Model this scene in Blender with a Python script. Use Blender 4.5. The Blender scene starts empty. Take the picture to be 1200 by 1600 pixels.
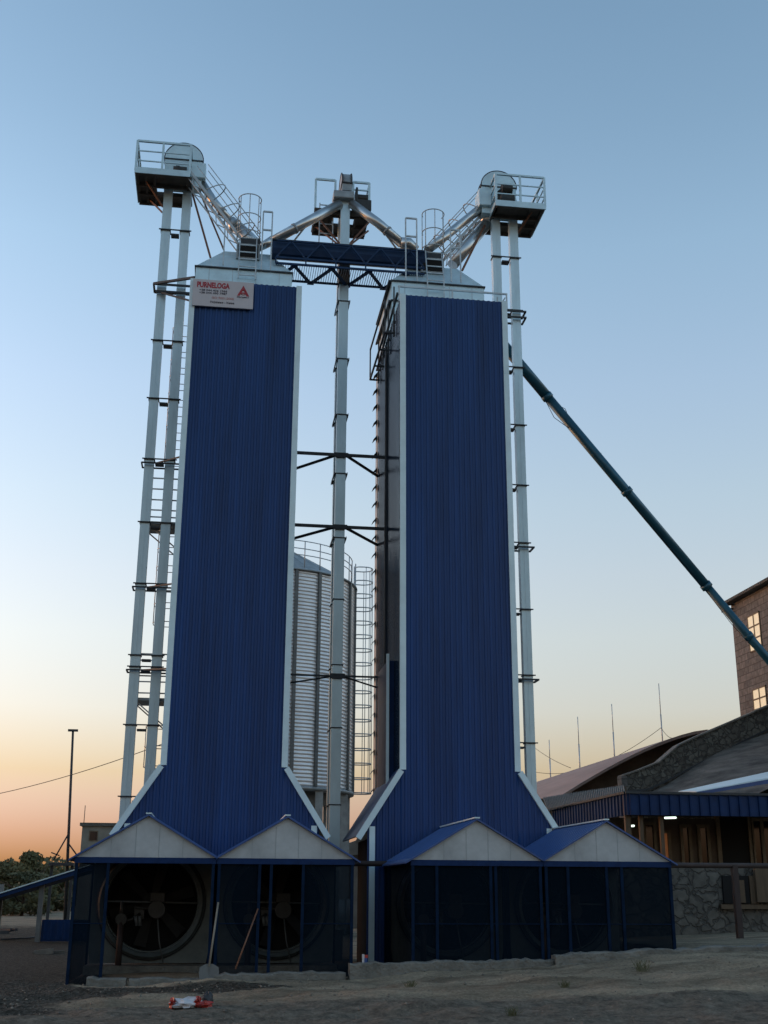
import bpy, bmesh, math, random
import numpy as np
from mathutils import Matrix, Vector, noise as mnoise
rnd = random.Random(7)
R_ = math.radians
sc = bpy.context.scene
COL = sc.collection

# ------------------------------------------------------------------ camera
PITCH, ROLL, YAW, FPX = 0.310785, 0.0053615, 0.137962, 1830.8
Fw = Vector((math.sin(YAW)*math.cos(PITCH), math.cos(YAW)*math.cos(PITCH), math.sin(PITCH)))
Rt0 = Vector((math.cos(YAW), -math.sin(YAW), 0)); Up0 = Rt0.cross(Fw)
Rt = Rt0*math.cos(ROLL)+Up0*math.sin(ROLL); Up = -Rt0*math.sin(ROLL)+Up0*math.cos(ROLL)
cd = bpy.data.cameras.new('camera'); cam = bpy.data.objects.new('camera', cd); COL.objects.link(cam)
cam.matrix_world = Matrix((Rt, Up, -Fw)).transposed().to_4x4()
cd.sensor_fit = 'VERTICAL'; cd.sensor_height = 36; cd.lens = FPX/1600*36
cd.clip_start = 0.1; cd.clip_end = 3000
sc.camera = cam

# ------------------------------------------------------------------ sky (dusk, sun low on the left)
SUN_EL, SUN_ROT = R_(2.0), R_(-65)
world = bpy.data.worlds.new('World'); sc.world = world; world.use_nodes = True
nt = world.node_tree; bg = nt.nodes['Background']
sky = nt.nodes.new('ShaderNodeTexSky'); sky.sky_type = 'NISHITA'; sky.sun_disc = False
sky.sun_elevation = SUN_EL; sky.sun_rotation = SUN_ROT; sky.ozone_density = 1.6
tc = nt.nodes.new('ShaderNodeTexCoord'); sx = nt.nodes.new('ShaderNodeSeparateXYZ')
nt.links.new(tc.outputs['Generated'], sx.inputs[0])
rp = nt.nodes.new('ShaderNodeValToRGB'); cr = rp.color_ramp
stops = [(0.0, (.26, .26, 1.0)), (.022, (.33, .31, 1.0)), (.04, (.393, .335, .824)), (.09, (.557, .439, .506)), (.14, (.74, .61, .68)), (.2, (.89, .73, .745)),
         (.25, (.955, .785, .79)), (.31, (.99, .85, .84)), (.4, (1.0, .90, .92)), (.5, (.95, .93, .94)), (.58, (.84, .86, .88)), (.66, (.775, .82, .85))]
cr.elements[0].position = 0; cr.elements[1].position = .66
cr.elements[0].color = (*stops[0][1], 1); cr.elements[1].color = (*stops[-1][1], 1)
for p, c in stops[1:-1]:
    e = cr.elements.new(p); e.color = (*c, 1)
nt.links.new(sx.outputs['Z'], rp.inputs[0])
mx = nt.nodes.new('ShaderNodeMix'); mx.data_type = 'RGBA'; mx.blend_type = 'MULTIPLY'; mx.inputs[0].default_value = 1
nt.links.new(sky.outputs[0], mx.inputs[6]); nt.links.new(rp.outputs[0], mx.inputs[7])
nt.links.new(mx.outputs[2], bg.inputs[0]); bg.inputs[1].default_value = 0.12
# the sun, all but set behind the left horizon
sl = bpy.data.lights.new('sun', 'SUN'); sl.energy = 0.012; sl.angle = R_(4); sl.color = (1, .55, .35)
so = bpy.data.objects.new('sun', sl); COL.objects.link(so)
sd = Vector((math.sin(SUN_ROT)*math.cos(SUN_EL), math.cos(SUN_ROT)*math.cos(SUN_EL), math.sin(SUN_EL+R_(1))))
so.rotation_euler = sd.to_track_quat('Z', 'Y').to_euler()
sc.view_settings.view_transform = 'Standard'; sc.view_settings.look = 'None'; sc.view_settings.gamma = 1
sc.view_settings.exposure = 3.06

# ------------------------------------------------------------------ measuring helpers
def ray(px, py): return Fw*FPX+Rt*(px-600)-Up*(py-800)
def at(px, py, Y): d = ray(px, py); return d*(Y/d.y)
def atZ(px, py, Z): d = ray(px, py); return d*(Z/d.z)
def atX(px, py, X): d = ray(px, py); return d*(X/d.x)

# ------------------------------------------------------------------ materials
def mat(name, col, rough=.6, metal=0., var=.15, scale=3., bump=0., bscale=30., col2=None, stretch=(1, 1, 1), emit=None, spec=.5):
    m = bpy.data.materials.new(name); m.use_nodes = True; n = m.node_tree; b = n.nodes['Principled BSDF']
    b.inputs['Roughness'].default_value = rough; b.inputs['Metallic'].default_value = metal
    b.inputs['Specular IOR Level'].default_value = spec
    t = n.nodes.new('ShaderNodeTexCoord'); mp = n.nodes.new('ShaderNodeMapping'); mp.inputs['Scale'].default_value = stretch
    n.links.new(t.outputs['Object'], mp.inputs[0])
    ns = n.nodes.new('ShaderNodeTexNoise'); ns.inputs['Scale'].default_value = scale; ns.inputs['Detail'].default_value = 8; ns.inputs['Roughness'].default_value = .65
    n.links.new(mp.outputs[0], ns.inputs[0])
    r = n.nodes.new('ShaderNodeValToRGB'); r.color_ramp.elements[0].position = .32; r.color_ramp.elements[1].position = .68
    c2 = col2 or tuple(min(1, c*(1+var)) for c in col); c1 = col if col2 else tuple(c*(1-var) for c in col)
    r.color_ramp.elements[0].color = (*c1, 1); r.color_ramp.elements[1].color = (*c2, 1)
    n.links.new(ns.outputs[0], r.inputs[0]); n.links.new(r.outputs[0], b.inputs['Base Color'])
    if bump:
        n2 = n.nodes.new('ShaderNodeTexNoise'); n2.inputs['Scale'].default_value = bscale; n2.inputs['Detail'].default_value = 6
        n.links.new(mp.outputs[0], n2.inputs[0])
        bp = n.nodes.new('ShaderNodeBump'); bp.inputs['Strength'].default_value = bump; bp.inputs['Distance'].default_value = .05
        n.links.new(n2.outputs[0], bp.inputs['Height']); n.links.new(bp.outputs[0], b.inputs['Normal'])
    if emit: b.inputs['Emission Color'].default_value = (*emit[:3], 1); b.inputs['Emission Strength'].default_value = emit[3]
    return m
def blockmat(name, c1, c2, mortar, bw, bh, axes='YZ', ms=.02, vor=False, bump=.4):
    m = mat(name, c1, .9); n = m.node_tree; b = n.nodes['Principled BSDF']
    t = n.nodes.new('ShaderNodeTexCoord'); s = n.nodes.new('ShaderNodeSeparateXYZ'); c = n.nodes.new('ShaderNodeCombineXYZ')
    n.links.new(t.outputs['Object'], s.inputs[0]); n.links.new(s.outputs[axes[0]], c.inputs[0]); n.links.new(s.outputs[axes[1]], c.inputs[1])
    ns = n.nodes.new('ShaderNodeTexNoise'); ns.inputs['Scale'].default_value = 6; ns.inputs['Detail'].default_value = 7
    n.links.new(t.outputs['Object'], ns.inputs[0])
    mm = n.nodes.new('ShaderNodeMix'); mm.data_type = 'RGBA'; mm.blend_type = 'OVERLAY'; mm.inputs[0].default_value = .75
    if vor:
        v = n.nodes.new('ShaderNodeTexVoronoi'); v.feature = 'DISTANCE_TO_EDGE'; v.inputs['Scale'].default_value = 1/bw
        wp = n.nodes.new('ShaderNodeTexNoise'); wp.inputs['Scale'].default_value = 3.2; wp.inputs['Detail'].default_value = 5
        n.links.new(c.outputs[0], wp.inputs[0])
        ad = n.nodes.new('ShaderNodeMix'); ad.data_type = 'RGBA'; ad.blend_type = 'ADD'; ad.inputs[0].default_value = .5
        n.links.new(c.outputs[0], ad.inputs[6]); n.links.new(wp.outputs['Color'], ad.inputs[7]); n.links.new(ad.outputs[2], v.inputs[0])
        v2 = n.nodes.new('ShaderNodeTexVoronoi'); v2.inputs['Scale'].default_value = 1/bw; n.links.new(ad.outputs[2], v2.inputs[0])
        hs = n.nodes.new('ShaderNodeMix'); hs.data_type = 'RGBA'; hs.inputs[6].default_value = (*c1, 1); hs.inputs[7].default_value = (*c2, 1)
        n.links.new(v2.outputs['Color'], hs.inputs[0])
        r = n.nodes.new('ShaderNodeValToRGB'); r.color_ramp.elements[0].position = .03; r.color_ramp.elements[1].position = .1
        n.links.new(v.outputs['Distance'], r.inputs[0])
        o = n.nodes.new('ShaderNodeMix'); o.data_type = 'RGBA'; o.inputs[6].default_value = (*mortar, 1)
        n.links.new(r.outputs[0], o.inputs[0]); n.links.new(hs.outputs[2], o.inputs[7]); res = o.outputs[2]; hgt = r.outputs[0]
    else:
        k = n.nodes.new('ShaderNodeTexBrick'); k.inputs['Color1'].default_value = (*c1, 1); k.inputs['Color2'].default_value = (*c2, 1); k.inputs['Mortar'].default_value = (*mortar, 1)
        k.inputs['Scale'].default_value = 1; k.inputs['Brick Width'].default_value = bw; k.inputs['Row Height'].default_value = bh; k.inputs['Mortar Size'].default_value = ms
        k.inputs['Mortar Smooth'].default_value = .4
        n.links.new(c.outputs[0], k.inputs[0]); res = k.outputs['Color']; hgt = k.outputs['Color']
    n.links.new(res, mm.inputs[6]); n.links.new(ns.outputs['Color'] if False else ns.outputs[0], mm.inputs[7]); n.links.new(mm.outputs[2], b.inputs['Base Color'])
    bp = n.nodes.new('ShaderNodeBump'); bp.inputs['Strength'].default_value = bump; bp.inputs['Distance'].default_value = .05
    n.links.new(hgt, bp.inputs['Height']); n.links.new(bp.outputs[0], b.inputs['Normal'])
    return m
M = {}
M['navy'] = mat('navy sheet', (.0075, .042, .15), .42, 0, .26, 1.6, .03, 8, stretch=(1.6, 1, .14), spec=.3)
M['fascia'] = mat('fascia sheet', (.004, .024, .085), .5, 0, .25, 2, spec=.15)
M['navyframe'] = mat('navy frame', (.006, .024, .085), .6, 0, .2, 5, spec=.15)
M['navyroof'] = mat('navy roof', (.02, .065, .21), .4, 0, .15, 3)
M['galv'] = mat('galvanised steel', (.50, .66, .71), .42, .25, .12, 2.5, .03, 12)
M['galvd'] = mat('weathered galvanised steel', (.26, .29, .30), .5, .3, .25, 4)
M['leg'] = mat('galvanised leg', (.50, .63, .67), .40, .3, .14, 1.6, .02, 9, stretch=(1, 1, .35))
M['pipe'] = mat('spout steel', (.50, .52, .52), .28, .9, .15, 3, stretch=(1, 1, 1))
M['rail'] = mat('rail steel', (.42, .46, .47), .45, .4, .2, 6)
M['galvdark'] = mat('dull galvanised post', (.12, .13, .13), .55, .3, .2, 3)
M['baseshade'] = mat('base sheet with painted shade', (.008, .010, .014), .8, 0, .3, 2, spec=.05)  # near-black colour stands in for the shade on the tower bases
M['post'] = mat('dark blue post', (.003, .013, .036), .7, 0, .3, 5, spec=.08)
M['dark'] = mat('dark steel', (.035, .04, .045), .6, .2, .3, 6)
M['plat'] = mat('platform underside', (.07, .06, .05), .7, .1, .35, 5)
M['rusty'] = mat('primer strut', (.16, .075, .045), .6, .2, .25, 8)
M['trim'] = mat('white trim', (.58, .72, .75), .45, .05, .08, 2)
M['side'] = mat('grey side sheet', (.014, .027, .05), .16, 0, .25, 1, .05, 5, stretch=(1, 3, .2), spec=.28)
M['blue'] = mat('conveyor blue', (.006, .030, .085), .5, 0, .2, 4, spec=.25)
M['auger'] = mat('auger teal', (.012, .085, .13), .35, .2, .22, 3)
M['white'] = mat('white painted gable', (.39, .41, .415), .8, 0, .2, 1.5, .05, 10)
M['black'] = mat('painted dark of openings', (.004, .004, .004), .9, 0, .1, 3)  # flat black painted for the unlit depth of openings and fan ducts
M['blade'] = mat('fan blade', (.012, .012, .012), .7, 0, .3, 6)
M['motor'] = mat('motor casing', (.03, .03, .028), .5, .2, .3, 9)
M['plate'] = mat('fan plate', (.10, .12, .12), .5, .4, .25, 2.2)
M['silo'] = mat('corrugated silo steel', (.74, .75, .75), .36, .45, .1, 1.5, stretch=(1, 1, .4))
M['sign'] = mat('sign board', (.50, .47, .48), .6, 0, .04, 3)
M['red'] = mat('sign red', (.35, .03, .04), .6); M['ink'] = mat('sign ink', (.03, .03, .05), .7)
M['pink'] = mat('sign faded red', (.45, .2, .18), .6)
M['ground'] = mat('dry earth', (.13, .108, .078), .95, 0, .3, .55, 1., 16, col2=(.34, .29, .215))
M['gravel'] = mat('gravel', (.035, .033, .027), .95, 0, .3, 30, 1., 60, col2=(.12, .11, .092))
M['stone'] = mat('pebbles', (.06, .055, .047), .9, 0, .4, 4, col2=(.20, .185, .15))
M['conc'] = mat('rough concrete', (.10, .098, .085), .9, 0, .3, 3, .9, 18, col2=(.21, .20, .172))
M['rust'] = mat('gas pipe brown', (.032, .02, .018), .7, .1, .3, 5)
M['wood'] = mat('wood boards', (.095, .065, .038), .8, 0, .3, 4, stretch=(6, 6, .6))
M['pale'] = mat('worn handle wood', (.22, .20, .16), .8, 0, .2, 6)
M['brick'] = blockmat('tower blocks', (.155, .147, .134), (.10, .098, .092), (.058, .055, .05), .55, .28)
M['blockfar'] = mat('pale block wall', (.22, .215, .18), .9, 0, .2, 1.5)
M['rubbleX'] = blockmat('rubble stone', (.15, .15, .125), (.075, .07, .06), (.062, .059, .052), .24, .3, 'XZ', vor=True, bump=.8)
M['rubbleW'] = blockmat('stone block wall', (.12, .115, .10), (.075, .07, .06), (.065, .061, .054), .30, .36, 'XZ', vor=True, bump=.8)
M['hroof'] = mat('hangar roof sheet', (.25, .18, .15), .75, 0, .2, .5, .1, 3, stretch=(3, .3, 1))
M['asb'] = mat('old slate roof', (.035, .034, .03), .95, 0, .35, 1.6, 1., 9, col2=(.15, .145, .125), stretch=(.5, .5, 3))
M['asb2'] = mat('corrugated grey roof', (.16, .155, .14), .9, 0, .2, 1)
M['house'] = mat('dark plaster', (.10, .075, .055), .9, 0, .3, 1.2)
M['frame'] = mat('window timber', (.13, .10, .062), .7, 0, .2, 5)
M['glass'] = mat('dark glass', (.012, .014, .018), .08, 0, .1, 1)
M['litwin'] = mat('bright window pane', (.6, .5, .3), .3, 0, .05, 1, emit=(1, .86, .58, .042))
M['tube'] = mat('fluorescent tube', (.8, .85, .8), .3, emit=(.8, 1, .85, .25))
M['glow'] = mat('lit curtain', (.5, .22, .1), .8, emit=(1, .35, .12, .008))
M['bark'] = mat('bark', (.06, .045, .03), .9)
M['leafa'] = mat('foliage green', (.045, .055, .022), .8, 0, .3, .6, col2=(.12, .105, .035))
M['leafb'] = mat('foliage olive', (.07, .065, .025), .8, 0, .3, .6, col2=(.15, .12, .038))
M['leafc'] = mat('foliage dark', (.06, .07, .035), .8, 0, .3, .6, col2=(.13, .115, .05))
M['bagw'] = mat('bag white', (.5, .5, .52), .4); M['bagr'] = mat('bag red', (.35, .035, .025), .4)
M['cable'] = mat('black cable', (.02, .02, .02), .7)
M['blockgrey'] = mat('annex wall', (.16, .15, .135), .9, 0, .2, 2)
def groundmat():
    m = bpy.data.materials.new('earth and gravel'); m.use_nodes = True; n = m.node_tree; b = n.nodes['Principled BSDF']; L = n.links.new
    b.inputs['Roughness'].default_value = .95; b.inputs['Specular IOR Level'].default_value = .1
    t = n.nodes.new('ShaderNodeTexCoord')
    def noise(sc_, det=8, st=(1, 1, 1), ro=.65):
        mp = n.nodes.new('ShaderNodeMapping'); mp.inputs['Scale'].default_value = st; L(t.outputs['Object'], mp.inputs[0])
        q = n.nodes.new('ShaderNodeTexNoise'); q.inputs['Scale'].default_value = sc_; q.inputs['Detail'].default_value = det; q.inputs['Roughness'].default_value = ro; L(mp.outputs[0], q.inputs[0]); return q.outputs[0]
    def ramp(i, a, ca, c, cc):
        r = n.nodes.new('ShaderNodeValToRGB'); r.color_ramp.elements[0].position = a; r.color_ramp.elements[1].position = c
        r.color_ramp.elements[0].color = (*ca, 1); r.color_ramp.elements[1].color = (*cc, 1); L(i, r.inputs[0]); return r.outputs[0]
    def mix(f, a, c, bt='MIX'):
        q = n.nodes.new('ShaderNodeMix'); q.data_type = 'RGBA'; q.blend_type = bt
        if isinstance(f, float): q.inputs[0].default_value = f
        else: L(f, q.inputs[0])
        L(a, q.inputs[6]); L(c, q.inputs[7]); return q.outputs[2]
    sand = ramp(noise(1.1, 9, (.45, 1.6, 1)), .36, (.165, .137, .098), .64, (.40, .335, .24))
    a2 = n.nodes.new('ShaderNodeAttribute'); a2.attribute_name = 'track'
    ad2 = n.nodes.new('ShaderNodeMath'); ad2.operation = 'ADD'; L(a2.outputs['Fac'], ad2.inputs[0]); L(noise(1.4, 8, (.35, 1.5, 1)), ad2.inputs[1])
    sand = mix(ramp(ad2.outputs[0], .7, (0, 0, 0), 1.15, (1, 1, 1)), sand, ramp(noise(5, 8), .35, (.10, .09, .072), .65, (.235, .205, .16)))
    fine = ramp(noise(22, 6), .3, (.55, .55, .55), .7, (1.25, 1.25, 1.25)); sand = mix(.8, sand, fine, 'MULTIPLY')
    v = n.nodes.new('ShaderNodeTexVoronoi'); v.inputs['Scale'].default_value = 24; L(t.outputs['Object'], v.inputs[0])
    grav = ramp(v.outputs['Color'], .1, (.03, .028, .022), .9, (.12, .11, .09))
    a = n.nodes.new('ShaderNodeAttribute'); a.attribute_name = 'gravel'
    ad = n.nodes.new('ShaderNodeMath'); ad.operation = 'ADD'; L(a.outputs['Fac'], ad.inputs[0]); L(noise(2.6, 9), ad.inputs[1])
    f = ramp(ad.outputs[0], .74, (0, 0, 0), 1.0, (1, 1, 1))
    L(mix(f, sand, grav), b.inputs['Base Color'])
    h = n.nodes.new('ShaderNodeMath'); h.operation = 'ADD'; L(noise(9, 9, (1, 1, 1), .75), h.inputs[0])
    h2 = n.nodes.new('ShaderNodeMath'); h2.operation = 'MULTIPLY'; L(v.outputs['Distance'], h2.inputs[0]); L(a.outputs['Fac'], h2.inputs[1]); L(h2.outputs[0], h.inputs[1])
    bp = n.nodes.new('ShaderNodeBump'); bp.inputs['Strength'].default_value = 1; bp.inputs['Distance'].default_value = .09
    L(h.outputs[0], bp.inputs['Height']); L(bp.outputs[0], b.inputs['Normal']); return m
M['ground'] = groundmat()
# insect netting: half-open weave
def netmat(name, fac, col):
    m = bpy.data.materials.new(name); m.use_nodes = True; n = m.node_tree; b = n.nodes['Principled BSDF']
    b.inputs['Base Color'].default_value = (*col, 1); b.inputs['Roughness'].default_value = .9; b.inputs['Specular IOR Level'].default_value = .03
    tr = n.nodes.new('ShaderNodeBsdfTransparent'); ms = n.nodes.new('ShaderNodeMixShader')
    t = n.nodes.new('ShaderNodeTexCoord'); ns = n.nodes.new('ShaderNodeTexNoise'); ns.inputs['Scale'].default_value = 1.3
    n.links.new(t.outputs['Object'], ns.inputs[0])
    mr = n.nodes.new('ShaderNodeMapRange'); mr.inputs[3].default_value = fac-.1; mr.inputs[4].default_value = fac+.1
    n.links.new(ns.outputs[0], mr.inputs[0]); n.links.new(mr.outputs[0], ms.inputs[0])
    n.links.new(tr.outputs[0], ms.inputs[1]); n.links.new(b.outputs[0], ms.inputs[2]); n.links.new(ms.outputs[0], n.nodes['Material Output'].inputs[0])
    return m
M['net'] = netmat('insect netting', .68, (.004, .010, .018))
M['guard'] = netmat('perforated walkway mesh', .45, (.02, .05, .10))

# ------------------------------------------------------------------ mesh builder
ORG = {}
class MB:
    def __init__(s): s.v = []; s.f = []; s.sm = set()
    def quadpts(s, pts, smooth=False):
        i = len(s.v); s.v += [tuple(p) for p in pts]; s.f.append(tuple(range(i, i+len(pts))))
        if smooth: s.sm.add(len(s.f)-1)
    def hexa(s, P):       # P: 8 points, bottom loop 0-3, top loop 4-7
        i = len(s.v); s.v += [tuple(p) for p in P]
        for q in ((3, 2, 1, 0), (4, 5, 6, 7), (0, 1, 5, 4), (1, 2, 6, 5), (2, 3, 7, 6), (3, 0, 4, 7)): s.f.append(tuple(i+k for k in q))
        return s
    def box(s, x0, x1, y0, y1, z0, z1):
        return s.hexa([(x0, y0, z0), (x1, y0, z0), (x1, y1, z0), (x0, y1, z0), (x0, y0, z1), (x1, y0, z1), (x1, y1, z1), (x0, y1, z1)])
    def beam(s, a, b, w=.05, h=None, up=(0, 0, 1)):
        a = Vector(a); b = Vector(b); h = h or w; d = (b-a).normalized(); u = Vector(up)
        if abs(d.dot(u)) > .98: u = Vector((0, 1, 0))
        r = d.cross(u).normalized()*w/2; u = r.cross(d).normalized()*h/2
        return s.hexa([a-r-u, a+r-u, b+r-u, b-r-u, a-r+u, a+r+u, b+r+u, b-r+u])
    def tube(s, pts, r, n=8, caps=True, closed=False):
        pts = [Vector(p) for p in pts]; base = len(s.v); N = len(pts)
        rs = r if isinstance(r, (list, tuple)) else [r]*N
        up = None
        for i, p in enumerate(pts):
            if closed: d = pts[(i+1) % N]-pts[i-1]
            else: d = pts[min(i+1, N-1)]-pts[max(i-1, 0)]
            d.normalize()
            if up is None: up = Vector((0, 0, 1)) if abs(d.z) < .9 else Vector((0, 1, 0))
            a = d.cross(up).normalized(); b = a.cross(d).normalized(); up = b
            for k in range(n):
                t = 2*math.pi*k/n; s.v.append(tuple(p+(a*math.cos(t)+b*math.sin(t))*rs[i]))
        for i in range(N if closed else N-1):
            j = (i+1) % N
            for k in range(n):
                k2 = (k+1) % n; s.f.append((base+i*n+k, base+i*n+k2, base+j*n+k2, base+j*n+k)); s.sm.add(len(s.f)-1)
        if caps and not closed:
            s.f.append(tuple(base+k for k in range(n))[::-1]); s.f.append(tuple(base+(N-1)*n+k for k in range(n)))
        return s
    def disc(s, c, r, axis, th, n=32, a0=0, a1=2*math.pi):   # thick disc/sector in plane normal to axis ('X','Y','Z')
        c = Vector(c); f = []; full = abs(a1-a0) > 6.28
        for sgn in (-1, 1):
            L = []
            for k in range(n if full else n+1):
                t = a0+(a1-a0)*k/n; u, w = r*math.cos(t), r*math.sin(t)
                p = {'Y': (u, sgn*th/2, w), 'X': (sgn*th/2, u, w), 'Z': (u, w, sgn*th/2)}[axis]
                L.append(tuple(c+Vector(p)))
            f.append(L)
        i = len(s.v); m = len(f[0]); s.v += f[0]+f[1]
        s.f.append(tuple(range(i, i+m))); s.f.append(tuple(range(i+m, i+2*m))[::-1])
        for k in range(m): s.f.append((i+k, i+(k+1) % m, i+m+(k+1) % m, i+m+k)); s.sm.add(len(s.f)-1)
        return s
    def extr(s, poly, y0, y1, axis='Y'):      # polygon in XZ (or YZ for axis X, XY for axis Z) extruded
        i = len(s.v); m = len(poly)
        def P(p, y): return {'Y': (p[0], y, p[1]), 'X': (y, p[0], p[1]), 'Z': (p[0], p[1], y)}[axis]
        s.v += [P(p, y0) for p in poly]+[P(p, y1) for p in poly]
        s.f.append(tuple(range(i, i+m))); s.f.append(tuple(range(i+m, i+2*m))[::-1])
        for k in range(m): s.f.append((i+k, i+m+k, i+m+(k+1) % m, i+(k+1) % m))
        return s
    def build(s, name, m, parent=None, bevel=0):
        o0 = ORG.get(parent.name, Vector()) if parent else Vector()
        me = bpy.data.meshes.new(name); me.from_pydata([tuple(Vector(v)-o0) for v in s.v], [], s.f); me.materials.append(M[m] if isinstance(m, str) else m)
        bm = bmesh.new(); bm.from_mesh(me); bmesh.ops.recalc_face_normals(bm, faces=bm.faces); bm.to_mesh(me); bm.free()
        if s.sm:
            for k in s.sm: me.polygons[k].use_smooth = True
        me.update(); o = bpy.data.objects.new(name, me); COL.objects.link(o)
        if parent: o.parent = parent; ORG[o.name] = o0
        else: ORG[o.name] = Vector()
        if bevel:
            b = o.modifiers.new('bevel', 'BEVEL'); b.width = bevel; b.segments = 2; b.limit_method = 'ANGLE'
        return o
def recenter(o, loc):     # give a single-mesh thing its origin at its base
    loc = Vector(loc); o.data.transform(Matrix.Translation(-loc)); o.location = loc; ORG[o.name] = loc; return o
def tag(o, label=None, cat=None, group=None, kind=None):
    if label: o['label'] = label
    if cat: o['category'] = cat
    if group: o['group'] = group
    if kind: o['kind'] = kind
    return o
def thing(name, loc, label, cat, group=None):
    o = bpy.data.objects.new(name, None); o.empty_display_size = .3; COL.objects.link(o); o.location = loc
    ORG[o.name] = Vector(loc); return tag(o, label, cat, group)
def single(mb, name, m, label, cat, group=None, loc=None):
    o = mb.build(name, m); xs = [Vector(v) for v in mb.v]
    loc = loc or (sum(v.x for v in xs)/len(xs), sum(v.y for v in xs)/len(xs), min(v.z for v in xs))
    recenter(o, loc); return tag(o, label, cat, group)
def sm01(t): t = max(0, min(1, t)); return t*t*(3-2*t)

# ------------------------------------------------------------------ ground
def wig(x, y):
    return (math.sin(x*1.7+y*.9)+math.sin(x*.83-y*2.1+1)+math.sin(x*3.1+y*2.7+2)*.5)*.02
def G(x, y):
    g = -1.62
    sy = sm01((y-13.5)/8)
    g += (.10*sm01((x+2.5)/4)+.14*sm01((x-1.5)/2.5)+.34*sm01((x-3)/7))*sy
    g += .12*sm01((x-9)/4)*sm01((y-20)/3)
    near = sm01((30-y)/6)
    if y > 21.95 and x < 8.75:
        g = -1.56 if x > -2.35 else -1.60
    if y > 30: g = g*(1-sm01((y-30)/8))+(-1.62+.5*sm01((x-7)/4))*sm01((y-30)/8)
    # heap line in front of the left sheds
    g += .07*math.exp(-((y-20.9)/.35)**2)*sm01((1.4-x)/1.5)*sm01((x+4)/2)
    g += wig(x, y)*near
    if 12 < y < 21.6 and -10 < x < 17:
        w = sm01((21.5-y)/.5)
        g += w*.05*mnoise.fractal(Vector((x*1.1, y*1.6, 3.1)), .8, 2.1, 5)
        for yr, dp in ((17.1, .05), (18.75, .045)): g -= w*dp*math.exp(-((y-yr-.35*math.sin(x*.33+yr)-.04*x)/.16)**2)
    if y < 21.9: g += .035*math.sin(y*1.35+.25*x+math.sin(x*.6))*sm01((21.6-y)/1.5)
    return g
def axis(lo, hi, step, far_lo, far_hi, k=1.35):
    a = list(np.arange(lo, hi+1e-6, step)); s = step; x = hi
    while x < far_hi: s *= k; x += s; a.append(x)
    s = step; x = lo
    while x > far_lo: s *= k; x -= s; a.insert(0, x)
    return a
xs = axis(-9, 16, .10, -900, 900); ys = axis(13, 23, .085, -60, 1500)
g = MB(); nx = len(xs)
for y in ys:
    for x in xs:
        j = rnd.uniform(-.012, .012) if 13 < y < 23 and -9 < x < 16 else 0
        g.v.append((x, y, G(x, y)+j))
for j in range(len(ys)-1):
    for i in range(nx-1):
        g.f.append((j*nx+i, j*nx+i+1, (j+1)*nx+i+1, (j+1)*nx+i)); g.sm.add(len(g.f)-1)
go = tag(g.build('ground', 'ground'), kind='structure')
at_ = go.data.attributes.new('gravel', 'FLOAT', 'POINT')
def gmask(x, y):
    n = .25*math.sin(x*1.3+y*.7)+.2*math.sin(x*2.9-y*1.7+1)+.12*math.sin(x*6.1+y*5.3)
    left = sm01((-1.2-x+.9*n)/1.8)*sm01((y-17.2+n)/1.2)*sm01((62-y)/20)
    strip = sm01((1.8-x+n)/1.2)*max(0, 1-abs(y-20.2-.15*n-.1*x)/.75)
    return min(1, left+1.2*strip)
at_.data.foreach_set('value', [gmask(v.co.x, v.co.y) for v in go.data.vertices])
a2_ = go.data.attributes.new('track', 'FLOAT', 'POINT')
a2_.data.foreach_set('value', [sm01((18.9-.12*v.co.x-v.co.y)/1.6) if v.co.y < 24 else 0. for v in go.data.vertices])
# scattered pebbles
pb = MB(); rr = random.Random(3)
for k in range(3600):
    x = rr.uniform(-6, 12); y = 13.6+8.0*rr.random()**.8
    if rr.random() < .5: x = rr.uniform(-6, 2)
    s = .006+.024*rr.random()**5
    z = G(x, y)+s*.2
    i = len(pb.v)
    for (a, b_, c) in ((1, 0, 0), (-1, 0, 0), (0, 1, 0), (0, -1, 0), (0, 0, .8), (0, 0, -.6)):
        q = rr.uniform(.7, 1.4); pb.v.append((x+a*s*q, y+b_*s*q, z+c*s*q))
    for t in ((0, 2, 4), (2, 1, 4), (1, 3, 4), (3, 0, 4), (2, 0, 5), (1, 2, 5), (3, 1, 5), (0, 3, 5)): pb.f.append(tuple(i+n for n in t))
tag(pb.build('pebbles', 'stone'), 'small loose pebbles strewn over the dry earth', 'pebbles', kind='stuff')

# concrete kerbs
def kerb(x0, x1, z0, z1, y, th, label, grp='broken concrete edging in front of the sheds', h=.32, seed=1):
    b = MB(); r2 = random.Random(seed); n = max(3, int((x1-x0)/.09)); P = []
    for i in range(n+1):
        t = i/n; x = x0+(x1-x0)*t; z = z0+(z1-z0)*t+r2.uniform(-.018, .014)+.012*math.sin(x*5); yy = y+r2.uniform(-.015, .015)
        P.append([(x, yy, z-h), (x, yy+.01, z-.02), (x, yy+.03, z), (x, yy+th, z+r2.uniform(-.008, .008)), (x, yy+th, z-h)])
    for i in range(n):
        for k in range(4): b.quadpts([P[i][k], P[i+1][k], P[i+1][k+1], P[i][k+1]])
    b.quadpts(P[0]); b.quadpts(P[-1][::-1])
    return single(b, 'concrete_kerb', 'conc', label, 'kerb', grp)
kerb(2.42, 6.02, -1.235, -1.165, 21.35, .28, 'long low rough concrete kerb running in front of the two closed sheds', seed=2)
kerb(6.04, 12.5, -1.09, -.83, 21.3, .3, 'higher rough concrete kerb rising to the right past the last shed', seed=3)
kerb(.12, 2.36, -1.41, -1.36, 21.45, .3, 'crumbling concrete lip under the half open shed', seed=4)
kerb(-2.0, -1.35, -1.46, -1.45, 21.6, .25, 'short loose concrete block at the foot of the open shed', seed=5)
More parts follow.
